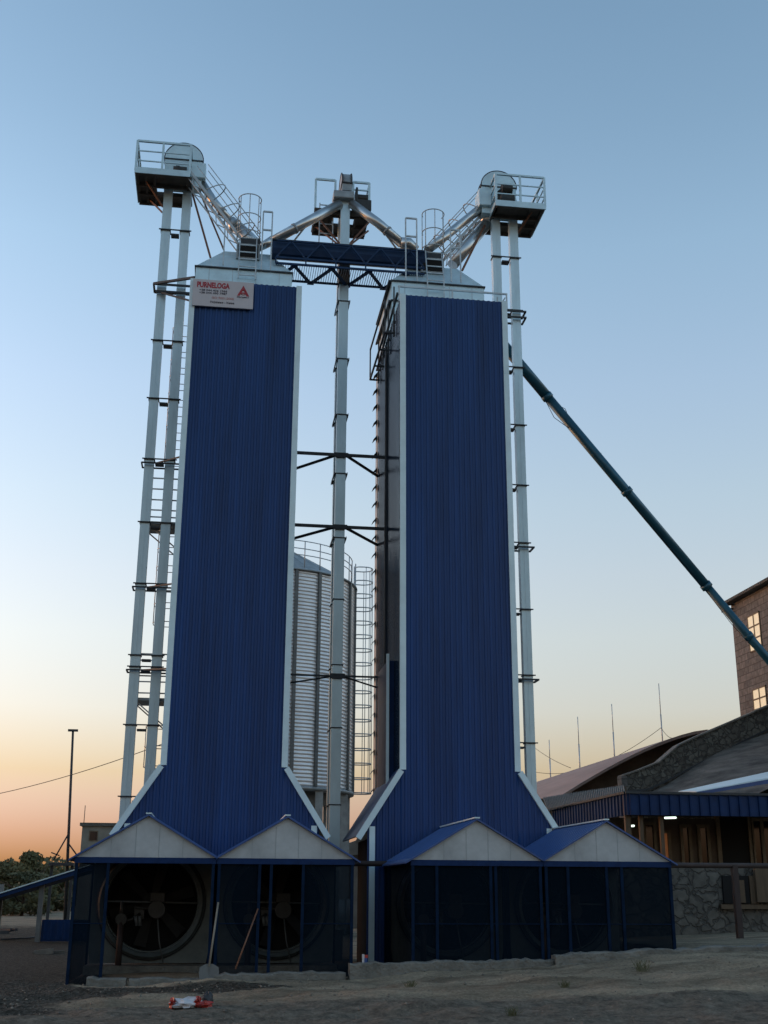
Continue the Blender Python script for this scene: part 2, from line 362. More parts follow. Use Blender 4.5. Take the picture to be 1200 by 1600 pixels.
kerb(-1.3, -.1, -1.48, -1.47, 21.62, .25, 'low flat concrete slab between the loose block and the shovel', seed=6)

# ------------------------------------------------------------------ dryer towers
TW = 2.624; YF = 25.5; YM = 27.2; YB = 29.75; ZT = 13.9; ZFL = 2.445; ZFB = 1.18; FL = .82
def ribs(b, u0, u1, zlo, ztop, plane, pos, sign, pitch=.13, dep=.021):
    # vertical trapezoid ribs across u0..u1; ztop(u) gives the top edge
    prof = []; u = u0
    while u < u1-1e-6:
        for du, d in ((0, 0), (.055, 0), (.07, dep), (.115, dep)):
            if u+du < u1: prof.append((u+du, d))
        u += pitch
    prof.append((u1, 0))
    def P(u, d, z): return (u, pos+sign*d, z) if plane == 'Y' else (pos+sign*d, u, z)
    for (a, da), (c, dc) in zip(prof, prof[1:]):
        b.quadpts([P(a, da, zlo), P(c, dc, zlo), P(c, dc, ztop(c-1e-5)), P(a, da, ztop(a+1e-5))])
def hoopline(cx, cy, z, rx, ry, a0, a1, n=12):
    return [(cx+rx*math.cos(a0+(a1-a0)*k/n), cy+ry*math.sin(a0+(a1-a0)*k/n), z) for k in range(n+1)]
def tower(x0, label, which):
    x1 = x0+TW; t = thing('grain_dryer_tower', (x0+TW/2, (YF+YB)/2, -1.56), label, 'grain dryer', 'twin blue grain dryer towers')
    bx0, bx1 = x0-FL, x1+FL
    def top(u):
        if u < x0: return ZFB+(ZFL-ZFB)*(u-bx0)/FL
        if u > x1: return ZFB+(ZFL-ZFB)*(bx1-u)/FL
        return ZT
    b = MB(); e = .12
    ribs(b, x0+.02, x1-.02, -1.56, top, 'Y', YF, -1)
    ribs(b, bx0+.1, x0+.02, -1.56, top, 'Y', YF, -1); ribs(b, x1-.02, bx1-.1, -1.56, top, 'Y', YF, -1)
    b.build('front_panel', 'navy', t)
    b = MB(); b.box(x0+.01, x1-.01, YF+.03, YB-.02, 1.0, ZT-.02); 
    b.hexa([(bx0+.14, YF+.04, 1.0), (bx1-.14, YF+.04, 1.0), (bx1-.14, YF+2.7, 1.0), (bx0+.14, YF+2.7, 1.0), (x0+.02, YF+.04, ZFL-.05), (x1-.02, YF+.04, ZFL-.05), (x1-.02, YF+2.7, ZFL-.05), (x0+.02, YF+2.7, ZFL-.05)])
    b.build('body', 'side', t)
    b = MB(); b.box(bx0+.14, bx1-.14, YF+.04, YF+2.0, -1.56, .99); b.build('base', 'baseshade', t)
    for s, xx in ((-1, x0), (1, x1)):
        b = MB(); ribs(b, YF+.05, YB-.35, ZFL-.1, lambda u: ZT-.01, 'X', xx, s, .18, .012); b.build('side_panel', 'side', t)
        b = MB(); w = .105
        zz = ZFL
        k = 0
        while zz < ZT-.01:                 # trim in lapped lengths
            z2 = min(zz+1.9, ZT+.02); a = .002*(k % 2)
            if s < 0: b.box(xx-.025-a, xx+w, YF-.035-a, YF+.06, zz, z2)
            else: b.box(xx-w, xx+.025+a, YF-.035-a, YF+.06, zz, z2)
            zz = z2; k += 1
        b.build('corner_trim', 'trim', t)
        xe = bx0 if s < 0 else bx1
        dx = s*.03
        b = MB(); b.beam((xx, YF-.03, ZFL-.02), (xe+s*.10, YF-.03, ZFB-.18), .12, .11, up=(0, 1, 0)); b.build('flare_trim', 'trim', t)
        b = MB(); b.beam((xx+s*.0, YF+1.43, ZFL+.03), (xe+s*.12, YF+1.43, ZFB-.14), 2.8, .03, up=(s*.6, 0, .8)); b.build('flare_roof', 'navy', t)
        b = MB(); xc = xe-s*.14
        b.box(min(xc, xc-s*.12), max(xc, xc-s*.12), YF-.03, YF+.03, -1.56, 1.25); b.build('base_trim', 'trim', t)
    # hood behind the front plenum
    b = MB(); b.box(x0+.01, x1-.14, YM, YB, ZT-.02, 15.2); b.build('hood', 'galv', t)
    b = MB()
    for z in (14.62, 15.2):
        b.box(x0-.02, x1-.11, YM-.045, YB+.03, z, z+.035)
    b.build('hood_ledge', 'dark', t)
    b = MB()
    for k in range(4):
        xx = x0+.35+k*.6; b.box(xx, xx+.012, YM-.012, YM, ZT, 15.18)
    b.build('hood_seam', 'rail', t)
    b = MB(); q = (x0+.70, x0+1.92)
    b.hexa([(x0+.01, YM, 15.237), (x1-.14, YM, 15.237), (x1-.14, YB, 15.237), (x0+.01, YB, 15.237), (q[0], YM+.75, 16.15), (q[1], YM+.75, 16.15), (q[1], YB-.7, 16.15), (q[0], YB-.7, 16.15)])
    b.build('hood_roof', 'galv', t)
    b = MB(); b.box(x0-.0, x1-.0, YF+.06, YM, ZT-.02, ZT+.03); b.build('plenum_top', 'galv', t)
    # hatch housing with dark opening, ladder, cage, rails
    hx = x0+1.02 if which == 1 else x0+.86
    b = MB(); b.box(hx, hx+.62, YM+.35, YM+1.3, 15.75, 16.2); b.build('inlet_housing', 'galvd', t)
    b = MB(); b.box(hx+.05, hx+.57, YM+.33, YM+.36, 15.8, 16.16); b.build('inlet_mouth', 'black', t)
    b = MB(); b.box(hx+.1, hx+.62, YM+.45, YM+1.2, 16.2, 16.42); b.build('inlet_box', 'dark', t)
    b = MB(); ly = YM-.12; lx0, lx1 = hx+.08, hx+.52
    for xx in (lx0, lx1):
        b.beam((xx, ly, 14.1 if which == 2 else 14.9), (xx, ly, 15.3), .03); b.beam((xx, ly, 15.3), (xx, ly+.3, 16.3), .03)
    z = 14.25 if which == 2 else 15.0
    while z < 16.3: yy = ly+max(0, z-15.3)*.3; b.beam((lx0, yy, z), (lx1, yy, z), .025); z += .25
    b.build('roof_ladder', 'rail', t)
    b = MB(); cx = hx+.3; cy = ly+.2; a0, a1 = R_(180), R_(360)
    for z in (16.35, 16.85, 17.42):
        b.tube(hoopline(cx, cy+.1, z, .30, .29, R_(150), R_(390), 16), .014, 6)
    for k in range(5):
        an = R_(165+k*52); px, py = cx+.30*math.cos(an), cy+.1+.29*math.sin(an); b.tube([(px, py, 16.3), (px, py, 17.42)], .012, 6)
    b.build('ladder_cage', 'rail', t)
    b = MB()
    if which == 1: posts = [(x0+.7, 15.3, 16.5), (x0+1.68, 15.2, 17.0), (x0+1.92, 15.2, 17.0)]
    else: posts = [(x0+.38, 15.2, 17.15), (x0+.68, 15.2, 17.15), (x0+1.6, 15.3, 16.9), (x0+1.86, 15.3, 16.9)]
    for pr in ((posts[-2], posts[-1]), (posts[0], posts[1])) if which == 2 else ((posts[-2], posts[-1]), (posts[0],)):
        b = MB()
        for xx, za, zb in pr: b.beam((xx, YM-.02, za), (xx, YM+.02, zb), .035)
        if len(pr) == 2:
            a_, c_ = pr; b.beam((a_[0], YM+.02, a_[2]), (c_[0], YM+.02, c_[2]), .04); b.beam((a_[0], YM+.02, a_[2]-.55), (c_[0], YM+.02, c_[2]-.55), .04)
        b.build('guard_frame' if len(pr) == 2 else 'guard_post', 'rail', t)
    if which == 2:
        b = MB()
        for xx in (x0-.0, x0+1.35, x1+.12): b.beam((xx, YF+.35, ZT), (xx, YF+.35, ZT+.42), .035)
        b.beam((x0-.03, YF+.35, ZT+.42), (x1+.14, YF+.35, ZT+.42), .04)
        for s in (-1, 1): b.beam((x1-.1, YF+.5, ZT+.02), (x1+.02+.1*s, YF+.5, ZT+.4), .03)
        b.build('roof_rail', 'rail', t)
        # cable tray / stair frames down the upper left side
        b = MB()
        for (ya, za, yb, zb) in ((YM, 15.22, YB, 15.22), (YM, 14.63, YB+.05, 14.63), (YF+.3, 14.1, YB-.1, 13.75)):
            b.beam((x0-.05, ya, za), (x0-.05, yb, zb), .05)
        for yy in (YF+.9, YF+1.9, YF+2.9, YF+3.8):
            b.beam((x0-.05, yy, 13.2), (x0-.05, yy, 14.6), .035); b.beam((x0-.05, yy, 13.6), (x0+.02, yy, 13.6), .05)
            b.beam((x0-.28, yy, 13.3), (x0-.02, yy, 13.3), .04)
        b.beam((x0-.28, YF+.9, 13.3), (x0-.28, YF+3.8, 13.3), .045); b.beam((x0-.28, YF+.9, 14.2), (x0-.28, YF+3.8, 14.2), .04)
        for yy in (YF+.9, YF+3.8): b.beam((x0-.28, yy, 13.3), (x0-.28, yy, 14.2), .035)
        b.build('side_walkway', 'dark', t)
        # vertical conduit strip and lower panel
        b = MB(); b.box(x0-.06, x0-.013, YF+2.3, YF+2.36, 2.0, 13.6); b.build('conduit', 'dark', t)
        b = MB(); b.box(x0-.16, x0-.014, YF+1.0, YF+2.6, 1.5, 5.0); b.build('side_duct', 'fascia', t)
        b = MB(); b.box(x0-.19, x0-.13, YF+.94, YF+1.02, 1.9, 5.15); b.build('duct_trim', 'trim', t)
    # louvre hoods along the rear edge
    z = 2.4
    while z < ZT:
        b = MB(); b.hexa([(x0-.10, YB+.1, z-.13), (x0-.095, YB+.1, z-.13), (x0-.095, YB+.42, z-.13), (x0-.10, YB+.42, z-.13), (x0+.0, YB+.1, z), (x0+.02, YB+.1, z), (x0+.02, YB+.42, z), (x0+.0, YB+.42, z)])
        if which == 2: b.build('louvre', 'dark', t)
        z += .475
    b = MB(); b.box(x0+.0, x1-.0, YB-.02, YB+.4, 1.6, ZT-.1); b.build('rear_duct', 'galvd', t)
    return t
X1, X2 = -1.155, 3.942
t1 = tower(X1, 'left tall blue ribbed dryer tower carrying the white signboard', 1)
t2 = tower(X2, 'right tall blue ribbed dryer tower with grey side wall and no signboard', 2)

# caged ladder and landings on the left tower's outer side
lad = thing('caged_ladder', (X1-.3, 29.3, 1.3), 'thin caged ladder with two landings on the outer side of the left dryer tower', 'ladder')
def cage_run(z0, z1, name, xo=X1-.03, y=29.1, r=.42):
    b = MB(); z = z0
    while z <= z1: b.tube([(xo, y-.33, z), (xo-r, y-.33, z), (xo-r-.12, y-.15, z), (xo-r-.12, y+.15, z), (xo-r, y+.33, z), (xo, y+.33, z)], .011, 5); z += .47
    b.tube([(xo-r-.12, y, z0), (xo-r-.12, y, z-.47)], .012, 5); b.tube([(xo-r, y-.33, z0), (xo-r, y-.33, z-.47)], .010, 5)
    b.build('cage', 'rail', lad)
    b = MB()
    for yy in (y-.2, y+.2): b.tube([(xo-.12, yy, z0-.3), (xo-.12, yy, z1)], .015, 6)
    z = z0-.2
    while z < z1: b.tube([(xo-.12, y-.2, z), (xo-.12, y+.2, z)], .011, 5); z += .28
    b.build('ladder_rails', 'rail', lad)
za, zb = at(290, 517, 29.1).z, at(275, 722, 29.1).z; cage_run(zb, za, 'a')
za, zb = at(268, 835, 29.1).z, at(258, 978, 29.1).z; cage_run(zb, za, 'b', y=28.9)
za, zb = at(245, 1110, 29.1).z, at(240, 1200, 29.1).z; cage_run(zb, za, 'c', y=28.9)
for (yp, yt) in ((824, 757), (1096, 1028)):
    zp = at(255, yp, 29.1).z; zt = at(250, yt, 29.1).z
    b = MB(); b.box(X1-.95, X1-.03, 28.6, 29.5, zp-.06, zp); b.build('landing', 'galvd', lad)
    b = MB()
    for yy in (28.62, 29.48):
        for zz in (zp+.12, (zp+zt)/2, zt): b.beam((X1-.95, yy, zz), (X1-.05, yy, zz), .03)
        b.beam((X1-.95, yy, zp), (X1-.95, yy, zt), .035)
    for zz in (zp+.12, (zp+zt)/2, zt): b.beam((X1-.95, 28.62, zz), (X1-.95, 29.48, zz), .03)
    b.beam((X1-.9, 28.62, zp-.03), (X1-.03, 28.62, zp-.75), .03); b.beam((X1-.9, 29.48, zp-.03), (X1-.03, 29.48, zp-.75), .03)
    b.build('landing_rail', 'rail', lad)

# ------------------------------------------------------------------ sign board
zs1 = at(350, 439.5, 25.42).z; zs0 = at(350, 480.5, 25.42).z; xs0 = at(301, 458, 25.42).x; xs1 = at(396, 460, 25.42).x
sg = thing('sign_board', ((xs0+xs1)/2, 25.42, zs0), 'white company signboard with red and black lettering near the top of the left blue tower', 'sign')
b = MB(); b.box(xs0, xs1, 25.40, 25.44, zs0, zs1); b.build('board', 'sign', sg)
b = MB()
for zz in (zs0+.1, zs1-.1): b.box(xs0+.1, xs1-.1, 25.44, 25.5, zz-.02, zz+.02)
b.build('bracket', 'rail', sg)
def text(s, name, m, cx, cz, width, hgt, y=25.397, bold=.0):
    cu = bpy.data.curves.new('tx', 'FONT'); cu.body = s; cu.extrude = .002; cu.offset = bold; cu.resolution_u = 3
    o = bpy.data.objects.new('tx', cu); COL.objects.link(o); bpy.context.view_layer.update()
    me = bpy.data.meshes.new_from_object(o); bpy.data.objects.remove(o)
    n = len(me.vertices); co = np.empty(n*3, 'f'); me.vertices.foreach_get('co', co); co = co.reshape(-1, 3)
    lo, hi = co.min(0), co.max(0); sc_ = ((co-(lo+hi)/2)/(hi-lo))
    new = np.stack([cx+sc_[:, 0]*width, y+sc_[:, 2]*-.004, cz+sc_[:, 1]*hgt], 1)-np.array(ORG[sg.name])
    me.vertices.foreach_set('co', new.ravel()); me.materials.clear(); me.materials.append(M[m]); me.name = name
    ob = bpy.data.objects.new(name, me); COL.objects.link(ob); ob.parent = sg; return ob
W_, H_ = xs1-xs0, zs1-zs0
def SX(u): return xs0+W_*u
def SZ(v): return zs1-H_*v
text('PURNELOGA', 'heading', 'red', SX(.335), SZ(.20), W_*.54, H_*.22, bold=.045)
text('+38 044 406 1566', 'phone_line', 'ink', SX(.335), SZ(.40), W_*.46, H_*.075, bold=.015)
text('+38 044 490 7987', 'phone_line', 'ink', SX(.335), SZ(.50), W_*.46, H_*.075, bold=.015)
text('ISO 9001:2000', 'certificate_line', 'pink', SX(.50), SZ(.67), W_*.36, H_*.085, bold=.01)
text('Украина - Киев', 'city_line', 'ink', SX(.49), SZ(.84), W_*.40, H_*.10, bold=.01)
text('PROJEKT', 'emblem_word', 'ink', SX(.83), SZ(.59), W_*.20, H_*.07, bold=.015)
b = MB(); cx, zt, zb = SX(.83), SZ(.13), SZ(.53); hw = W_*.105; yy = 25.394
for s in (-1, 1): b.extr([(cx+s*.0, zt), (cx+s*hw*.95, zb), (cx+s*hw*.55, zb), (cx-s*.0, zt+(zb-zt)*.42)], yy, yy+.005)
b.extr([(cx-hw*.62, zt+(zb-zt)*.68), (cx+hw*.62, zt+(zb-zt)*.68), (cx+hw*.62, zt+(zb-zt)*.78), (cx-hw*.62, zt+(zb-zt)*.78)], yy-.003, yy+.003)
b.tube([(cx+hw*.42*math.cos(a), yy-.001, SZ(.40)+hw*.42*math.sin(a)) for a in [2*math.pi*k/20 for k in range(20)]], .008, 5, closed=True)
b.build('emblem', 'red', sg)

# ------------------------------------------------------------------ bucket elevators
def rails(b, pts, z0, z1, n=3, w=.035, closed=False):
    P = pts+[pts[0]] if closed else pts
    for a, c in zip(P, P[1:]):
        for k in range(1, n+1): zz = z0+(z1-z0)*k/n; b.beam((*a, zz), (*c, zz), w if k == n else w*.7)
    for a in pts: b.beam((*a, z0-.1), (*a, z1), w*1.3)
def inclined_ladder(root, a, c, side, hoops=3):
    # a top, c bottom: ladder with cage rails standing off above it
    a, c = Vector(a), Vector(c); d = (c-a); L = d.length; d.normalize(); sd_ = Vector((0, 1, 0)); up = sd_.cross(d)
    if up.z < 0: up = -up
    b = MB()
    for s in (-.22, .22): b.beam(a+sd_*s, c+sd_*s, .05, .07)
    k = .15
    while k < L: b.beam(a+d*k-sd_*.22, a+d*k+sd_*.22, .03); k += .3
    for s in (-.22, .22):
        b.beam(a+sd_*s-up*.16, c+sd_*s-up*.16, .03)
        k = .1; fl = 1
        while k < L-.3: b.beam(a+d*k+sd_*s-up*(.0 if fl else .16), a+d*(k+.28)+sd_*s-up*(.16 if fl else 0), .02); k += .28; fl = 1-fl
    b.build('access_ladder', 'rail', root)
    b = MB()
    for an in (20, 65, 115, 160):
        o = sd_*(.36*math.cos(R_(an)))+up*(.62*math.sin(R_(an))); b.tube([a+o, c+o], .013, 5)
    for h in range(hoops):
        q = a+d*(L*(.3+.55*h/max(1, hoops-1)))
        b.tube([q+sd_*(.36*math.cos(R_(an)))+up*(.62*math.sin(R_(an))) for an in range(0, 181, 15)], .016, 5)
    b.build('ladder_cage', 'rail', root)
def collars(root, legs, zlist, wx, wy, link=None):
    for z in zlist:
        b = MB()
        for (x, y) in legs: b.box(x-wx/2-.02, x+wx/2+.02, y-wy/2-.02, y+wy/2+.02, z-.013, z+.013)
        if link:
            (xa, ya), (xb, yb) = legs[0], legs[-1]
            if link == 'X':
                b.box(xa-wx/2-.06, xb+wx/2+.06, ya-wy/2-.05, ya-wy/2-.021, z-.014, z+.014)
                b.box(xa+wx/2+.03, xb-wx/2-.03, ya-wy/2, ya+wy/2, z-.13, z-.09)
            else: b.box(xa-wx/2-.06, xa-wx/2-.03, ya-wy/2, yb+wy/2, z-.02, z+.02); b.box(xa+wx/2+.03, xa+wx/2+.06, ya-wy/2, yb+wy/2, z-.02, z+.02)
        b.build('leg_collar', 'dark', root)
def drumhead(root, cx, cy, cz, R, th, axis, zbot, w0, w1, m='galv'):
    b = MB(); b.disc((cx, cy, cz), R, axis, th, 28, 0, math.pi)
    if axis == 'Y': b.box(cx-R, cx+R, cy-th/2, cy+th/2, zbot, cz)
    else: b.box(cx-th/2, cx+th/2, cy-R, cy+R, zbot, cz)
    b.build('head_casing', m, root)
    b = MB()   # flanged rim
    for s in (-1, 1):
        P = []
        for k in range(25):
            a = math.pi*k/24
            P.append((cx+(R+.02)*math.cos(a), cy+s*th/2, cz+(R+.02)*math.sin(a)) if axis == 'Y' else (cx+s*th/2, cy+(R+.02)*math.cos(a), cz+(R+.02)*math.sin(a)))
        b.tube(P, .016, 5)
    if axis == 'Y': b.box(cx-R-.03, cx+R+.03, cy-th/2-.02, cy+th/2+.02, cz-.025, cz+.01)
    else: b.box(cx-th/2-.02, cx+th/2+.02, cy-R-.03, cy+R+.03, cz-.025, cz+.01)
    b.build('head_flange', 'dark', root)

def platform(root, x0, x1, y0, y1, z, hx0, hx1, hy0, hy1, zr, midx):
    b = MB(); th = .05
    b.box(x0, x1, y0, hy0, z, z+th); b.box(x0, x1, hy1, y1, z, z+th); b.box(x0, hx0, hy0, hy1, z, z+th); b.box(hx1, x1, hy0, hy1, z, z+th)
    for yy in (y0+.05, hy0, hy1, y1-.05): b.box(x0+.02, x1-.02, yy-.035, yy+.035, z-.1, z-.002)
    for xx in (x0+.05, (x0+hx0)/2, hx0-.04, hx1+.04, x1-.05): b.box(xx-.03, xx+.03, y0+.09, y1-.09, z-.075, z-.004)
    b.build('platform', 'plat', root)
    b = MB(); b.box(x0-.02, x1+.02, y0-.025, y0-.002, z-.09, z+.09); b.box(x0-.025, x0-.002, y0, y1, z-.04, z+.08); b.box(x1+.002, x1+.025, y0, y1, z-.04, z+.08); b.build('toe_board', 'galv', root)
    b = MB(); w = .045
    xs_ = [x0, midx, x1]
    for xx in xs_: b.beam((xx, y0, z), (xx, y0, zr), w*1.3, w)
    for k in (1, 2, 3):
        zz = z+(zr-z)*(k/3 if k < 3 else 1)
        ww = w*1.2 if k == 3 else w*.65
        far = x0 if abs(midx-x0) > abs(x1-midx) else x1
        b.beam((x0, y0, zz), (x1, y0, zz), ww); b.beam((x0, y0, zz), (x0, y1, zz), ww); b.beam((x1, y0, zz), (x1, y1, zz), ww); b.beam((x0, y1, zz), (x1, y1, zz), ww)
    for xx in (x0, x1): b.beam((xx, y1, z), (xx, y1, zr), w); b.beam((xx, (y0+y1)/2, z), (xx, (y0+y1)/2, zr), w)
    b.build('platform_rail', 'galv', root)

YL = 28.5; WX, WY = .235, .20
# --- left elevator
xl0, xl1 = -2.06, -1.55
e1 = thing('bucket_elevator', ((xl0+xl1)/2, YL, -1.6), 'twin leg galvanised bucket elevator standing left of the left blue tower', 'elevator', 'galvanised bucket elevators')
zp = at(262, 296, YL).z
hz = at(288, 252, YL).z
for xx in (xl0, xl1): b = MB(); b.box(xx-WX/2, xx+WX/2, YL-WY/2, YL+WY/2, -1.3, hz-.35); b.box(xx-.006, xx+.006, YL-WY/2-.006, YL-WY/2+.002, -1.3, hz-1.2); b.build('leg', 'leg', e1)
collars(e1, [(xl0, YL), (xl1, YL)], [at(250, y, YL-.15).z for y in (357, 531, 622, 717, 816, 912, 1024, 1042, 1133, 1245)], WX, WY, 'X')
b = MB(); b.box(xl0-.3, xl1+.3, YL-.25, YL+.25, -1.6, -1.0); b.build('boot', 'galvd', e1)
hc = at(288, 252, YL).x
drumhead(e1, hc, YL, hz-.07, .51, .36, 'Y', zp+.05, 0, 0)
b = MB(); pA, pB = at(299, 254, YL-.25), at(321, 279, YL-.25)
b.box(pA.x, pB.x, YL-.28, YL+.25, pB.z, pA.z); b.build('discharge_box', 'galv', e1, .02)
px0 = atZ(212, 268, zp).x; px1 = atZ(296, 271, zp).x; py0 = atZ(255, 269, zp).y; py1 = atZ(260, 319, zp).y
zr = at(252, 223, py0).z
platform(e1, px0, px1, py0, py1, zp, xl0-.32, xl1+.05, YL-.2, YL+.22, zr, (px0+px1)/2-.02)
b = MB(); b.box(hc-.25, hc+.12, YL-.62, YL-.2, zp+.06, zp+.2); b.disc((hc-.07, YL-.42, zp+.33), .13, 'X', .36, 16); b.box(hc-.2, hc-.1, YL-.28, YL-.2, zp+.2, zp+.6); b.build('drive_motor', 'motor', e1)
for (pa, pb_) in (((228, 282), (247, 318)), ((234, 312), (250, 327))):
    a_ = atZ(*pa, zp-.05); MB().beam(a_, (xl0-WX/2, YL-.08, at(*pb_, YL).z-.15), .04).build('brace', 'rusty', e1)
for pr in ((at(300, 300, YL), at(329, 403, 28.2)), (at(304, 280, YL), at(350, 391, 28.2))): MB().beam(*pr, .045).build('brace', 'rusty', e1)
b = MB(); a0 = at(312, 282, YL); b.tube([a0, at(335, 316, YL), at(362, 348, YL)], [.13, .11, .11], 14)
b.tube([at(360, 345, YL), at(372, 357, YL)], [.15, .19], 14); b.tube([at(372, 357, YL), at(388, 372, 28.4), at(402, 384, 28.2)], [.19, .19, .16], 14)
b.build('spout', 'pipe', e1)
MB().tube([at(345, 328, YL), at(349, 333, YL)], .128, 14).build('spout_collar', 'galvd', e1); MB().tube([at(366, 351, YL), at(369, 354, YL)], .2, 14).build('spout_collar', 'galvd', e1)
inclined_ladder(e1, at(298, 276, YL-.5), at(380, 384, YL-.6), 1)
z_ = at(240, 441, YL-.3).z
b = MB(); b.beam((xl0-.2, YL-.22, z_), (X1, YM+.1, 14.95), .06); b.beam((xl0-.2, YL-.22, z_), (X1, YL-.22, z_), .05); b.beam((xl0-.2, YL-.22, z_), (xl0-.2, YL+.25, z_), .05); b.beam((xl0-.2, YL+.25, z_), (X1, YL+.25, z_), .05); b.build('tie_bracket', 'dark', e1)
z_ = at(240, 452, YL-.3).z; b = MB(); b.beam((xl0-.15, YL-.2, z_), (X1, YL-.2, z_), .06); b.beam((xl0, YL-.2, z_-.03), (X1, YM+.2, z_-.7), .045); b.build('tie_bracket', 'dark', e1)
for yy_ in (717, 912, 1042):
    z_ = at(230, yy_, YL-.3).z-.06
    b = MB(); b.beam((xl0-.18, YL-.2, z_), (X1, YL-.2, z_), .035); b.beam((xl0-.18, YL+.2, z_), (X1, YL+.2, z_), .035); b.beam((xl0-.18, YL-.2, z_), (xl0-.18, YL+.2, z_), .035); b.beam((xl0+.2, YL-.2, z_), (X1, YL-1.1, z_-.1), .035); b.build('tie_bracket', 'dark', e1)

# --- right elevator
xr0, xr1 = at(785-12.5, 400, YL).x, at(804, 400, YL).x
xr1 = at(824, 1056, YL).x; xr0 = xr1-.51
e2 = thing('bucket_elevator', ((xr0+xr1)/2, YL, -1.6), 'twin leg galvanised bucket elevator standing right of the right blue tower', 'elevator', 'galvanised bucket elevators')
hcp = at(777, 296, YL); hz = hcp.z; zp = at(790, 343, YL).z
for xx in (xr0, xr1): b = MB(); b.box(xx-WX/2, xx+WX/2, YL-WY/2, YL+WY/2, -1.3, hz-.35); b.box(xx-.006, xx+.006, YL-WY/2-.006, YL-WY/2+.002, -1.3, hz-1.2); b.build('leg', 'leg', e2)
collars(e2, [(xr0, YL), (xr1, YL)], [at(805, y, YL-.15).z for y in (402, 484, 573, 663, 757, 847, 951, 1054, 1160)], WX, WY, 'X')
b = MB(); b.box(xr0-.3, xr1+.3, YL-.25, YL+.25, -1.6, -1.0); b.build('boot', 'galvd', e2)
drumhead(e2, hcp.x, YL, hz-.03, .50, .36, 'Y', zp+.05, 0, 0)
pA, pB = at(748, 294, YL-.25), at(768, 322, YL-.25)
b = MB(); b.box(pA.x, pB.x, YL-.28, YL+.25, pB.z, pA.z); b.build('discharge_box', 'galv', e2, .02)
px0 = atZ(775, 318, zp).x; px1 = atZ(852, 323, zp).x; py0 = atZ(812, 320, zp).y; py1 = atZ(800, 366, zp).y
zr = at(812, 275, py0).z
platform(e2, px0, px1, py0, py1, zp, xr0-.05, xr1+.32, YL-.2, YL+.22, zr, (px0+px1)/2)
mc = at(792, 295, py0+.25)
b = MB(); b.disc((mc.x, py0+.3, mc.z), .17, 'X', .3, 18); b.disc((mc.x-.08, py0+.45, mc.z-.14), .2, 'Y', .22, 18); b.box(mc.x-.2, mc.x+.2, py0+.15, py0+.6, zp+.05, mc.z-.25); b.build('drive_motor', 'motor', e2, .01)
b = MB()
a_ = atZ(831, 331, zp-.05); MB().beam(a_, (xr1+WX/2, YL-.05, at(812, 362, YL).z-.1), .04).build('brace', 'rusty', e2)
MB().beam(at(757, 352, YL), at(722, 423, 28.2), .05).build('brace', 'rusty', e2)
b = MB(); b.tube([at(757, 322, YL), at(735, 338, YL), at(700, 366, 28.3), at(668, 391, 28.0)], [.15, .12, .12, .12], 14)
b.build('spout', 'pipe', e2)
b = MB(); b.tube([at(762, 348, YL+.2), at(735, 380, YL), at(707, 414, 28.3)], .16, 14); b.tube([at(764, 340, YL+.2), at(760, 350, YL+.2)], .19, 14); b.build('spout', 'pipe', e2)
inclined_ladder(e2, at(775, 315, YL+.35), at(692, 404, YL+.2), -1)
z_ = at(800, 483, YL-.3).z
for z_, w_ in ((z_, .045), (z_-.18, .045), (at(820, 847, YL-.3).z-.1, .04), (at(820, 1054, YL-.3).z-.1, .04)):
    b = MB(); b.beam((X2+TW, YL-.2, z_), (xr1+.25, YL-.2, z_), w_); b.beam((X2+TW, YL+.2, z_), (xr1+.25, YL+.2, z_), w_); b.beam((xr1+.23, YL-.2, z_), (xr1+.23, YL+.2, z_), w_); b.build('tie_bracket', 'dark', e2)

# --- centre elevator (seen end on)
YC = 28.3; xc = at(532.5, 700, YC).x; WC = .25
e3 = thing('bucket_elevator', (xc, YC+.35, -1.6), 'single faced galvanised bucket elevator rising between the two blue towers', 'elevator', 'galvanised bucket elevators')
zp = at(535, 330, YC+.02).z; htop = at(540, 267, YC).z; hz = htop-.5
for yy in (YC, YC+.62):
    b = MB(); b.box(xc-WC/2, xc+WC/2, yy-.11, yy+.11, -1.3, zp+.5); b.build('leg', 'leg', e3)
b = MB(); b.box(xc-.18, xc+.22, YC-.18, YC+.8, -1.6, -.9); b.build('boot', 'galvd', e3)
zs = [at(532, y, YC).z for y in (473, 563, 650, 742, 842, 938, 1040, 1138, 1258)]
collars(e3, [(xc, YC), (xc, YC+.62)], zs, WC, .22)
b = MB()
for z_ in zs[:5]:
    for s_ in (-1, 1): b = MB(); xx = xc+s_*(WC/2+.04); b.box(xx-.01, xx+.01, YC-.13, YC+.75, z_-.03, z_+.03); b.build('leg_spacer', 'dark', e3)
hw = .17; hy = YC+.31
drumhead(e3, xc+.03, hy, hz, .50, .27, 'X', at(540, 303, YC).z, 0, 0, 'galvd')
b = MB(); pA, pB = at(521, 299, YC-.2), at(553, 313, YC-.2)
b.box(pA.x, pB.x, YC-.3, YC+.2, pB.z, pA.z); b.build('discharge_box', 'galvd', e3, .03)
px0 = atZ(491, 330, zp).x; px1 = atZ(578, 334, zp).x; py0 = YC+.02; py1 = atZ(535, 367, zp).y
zr = at(510, 281, py0+.05).z
b = MB(); z = zp; hx0, hx1, hy0, hy1 = xc-.3, xc+.3, YC+.2, YC+.75
b.box(px0, px1, py0, hy0, z, z+.05); b.box(px0, px1, hy1, py1, z, z+.05); b.box(px0, hx0, hy0, hy1, z, z+.05); b.box(hx1, px1, hy0, hy1, z, z+.05)
for yy in (py0+.05, hy0, hy1, py1-.05): b.box(px0+.02, px1-.02, yy-.035, yy+.035, z-.1, z-.002)
for xx in (px0+.05, hx0-.04, hx1+.04, px1-.05): b.box(xx-.03, xx+.03, py0+.09, py1-.09, z-.075, z-.004)
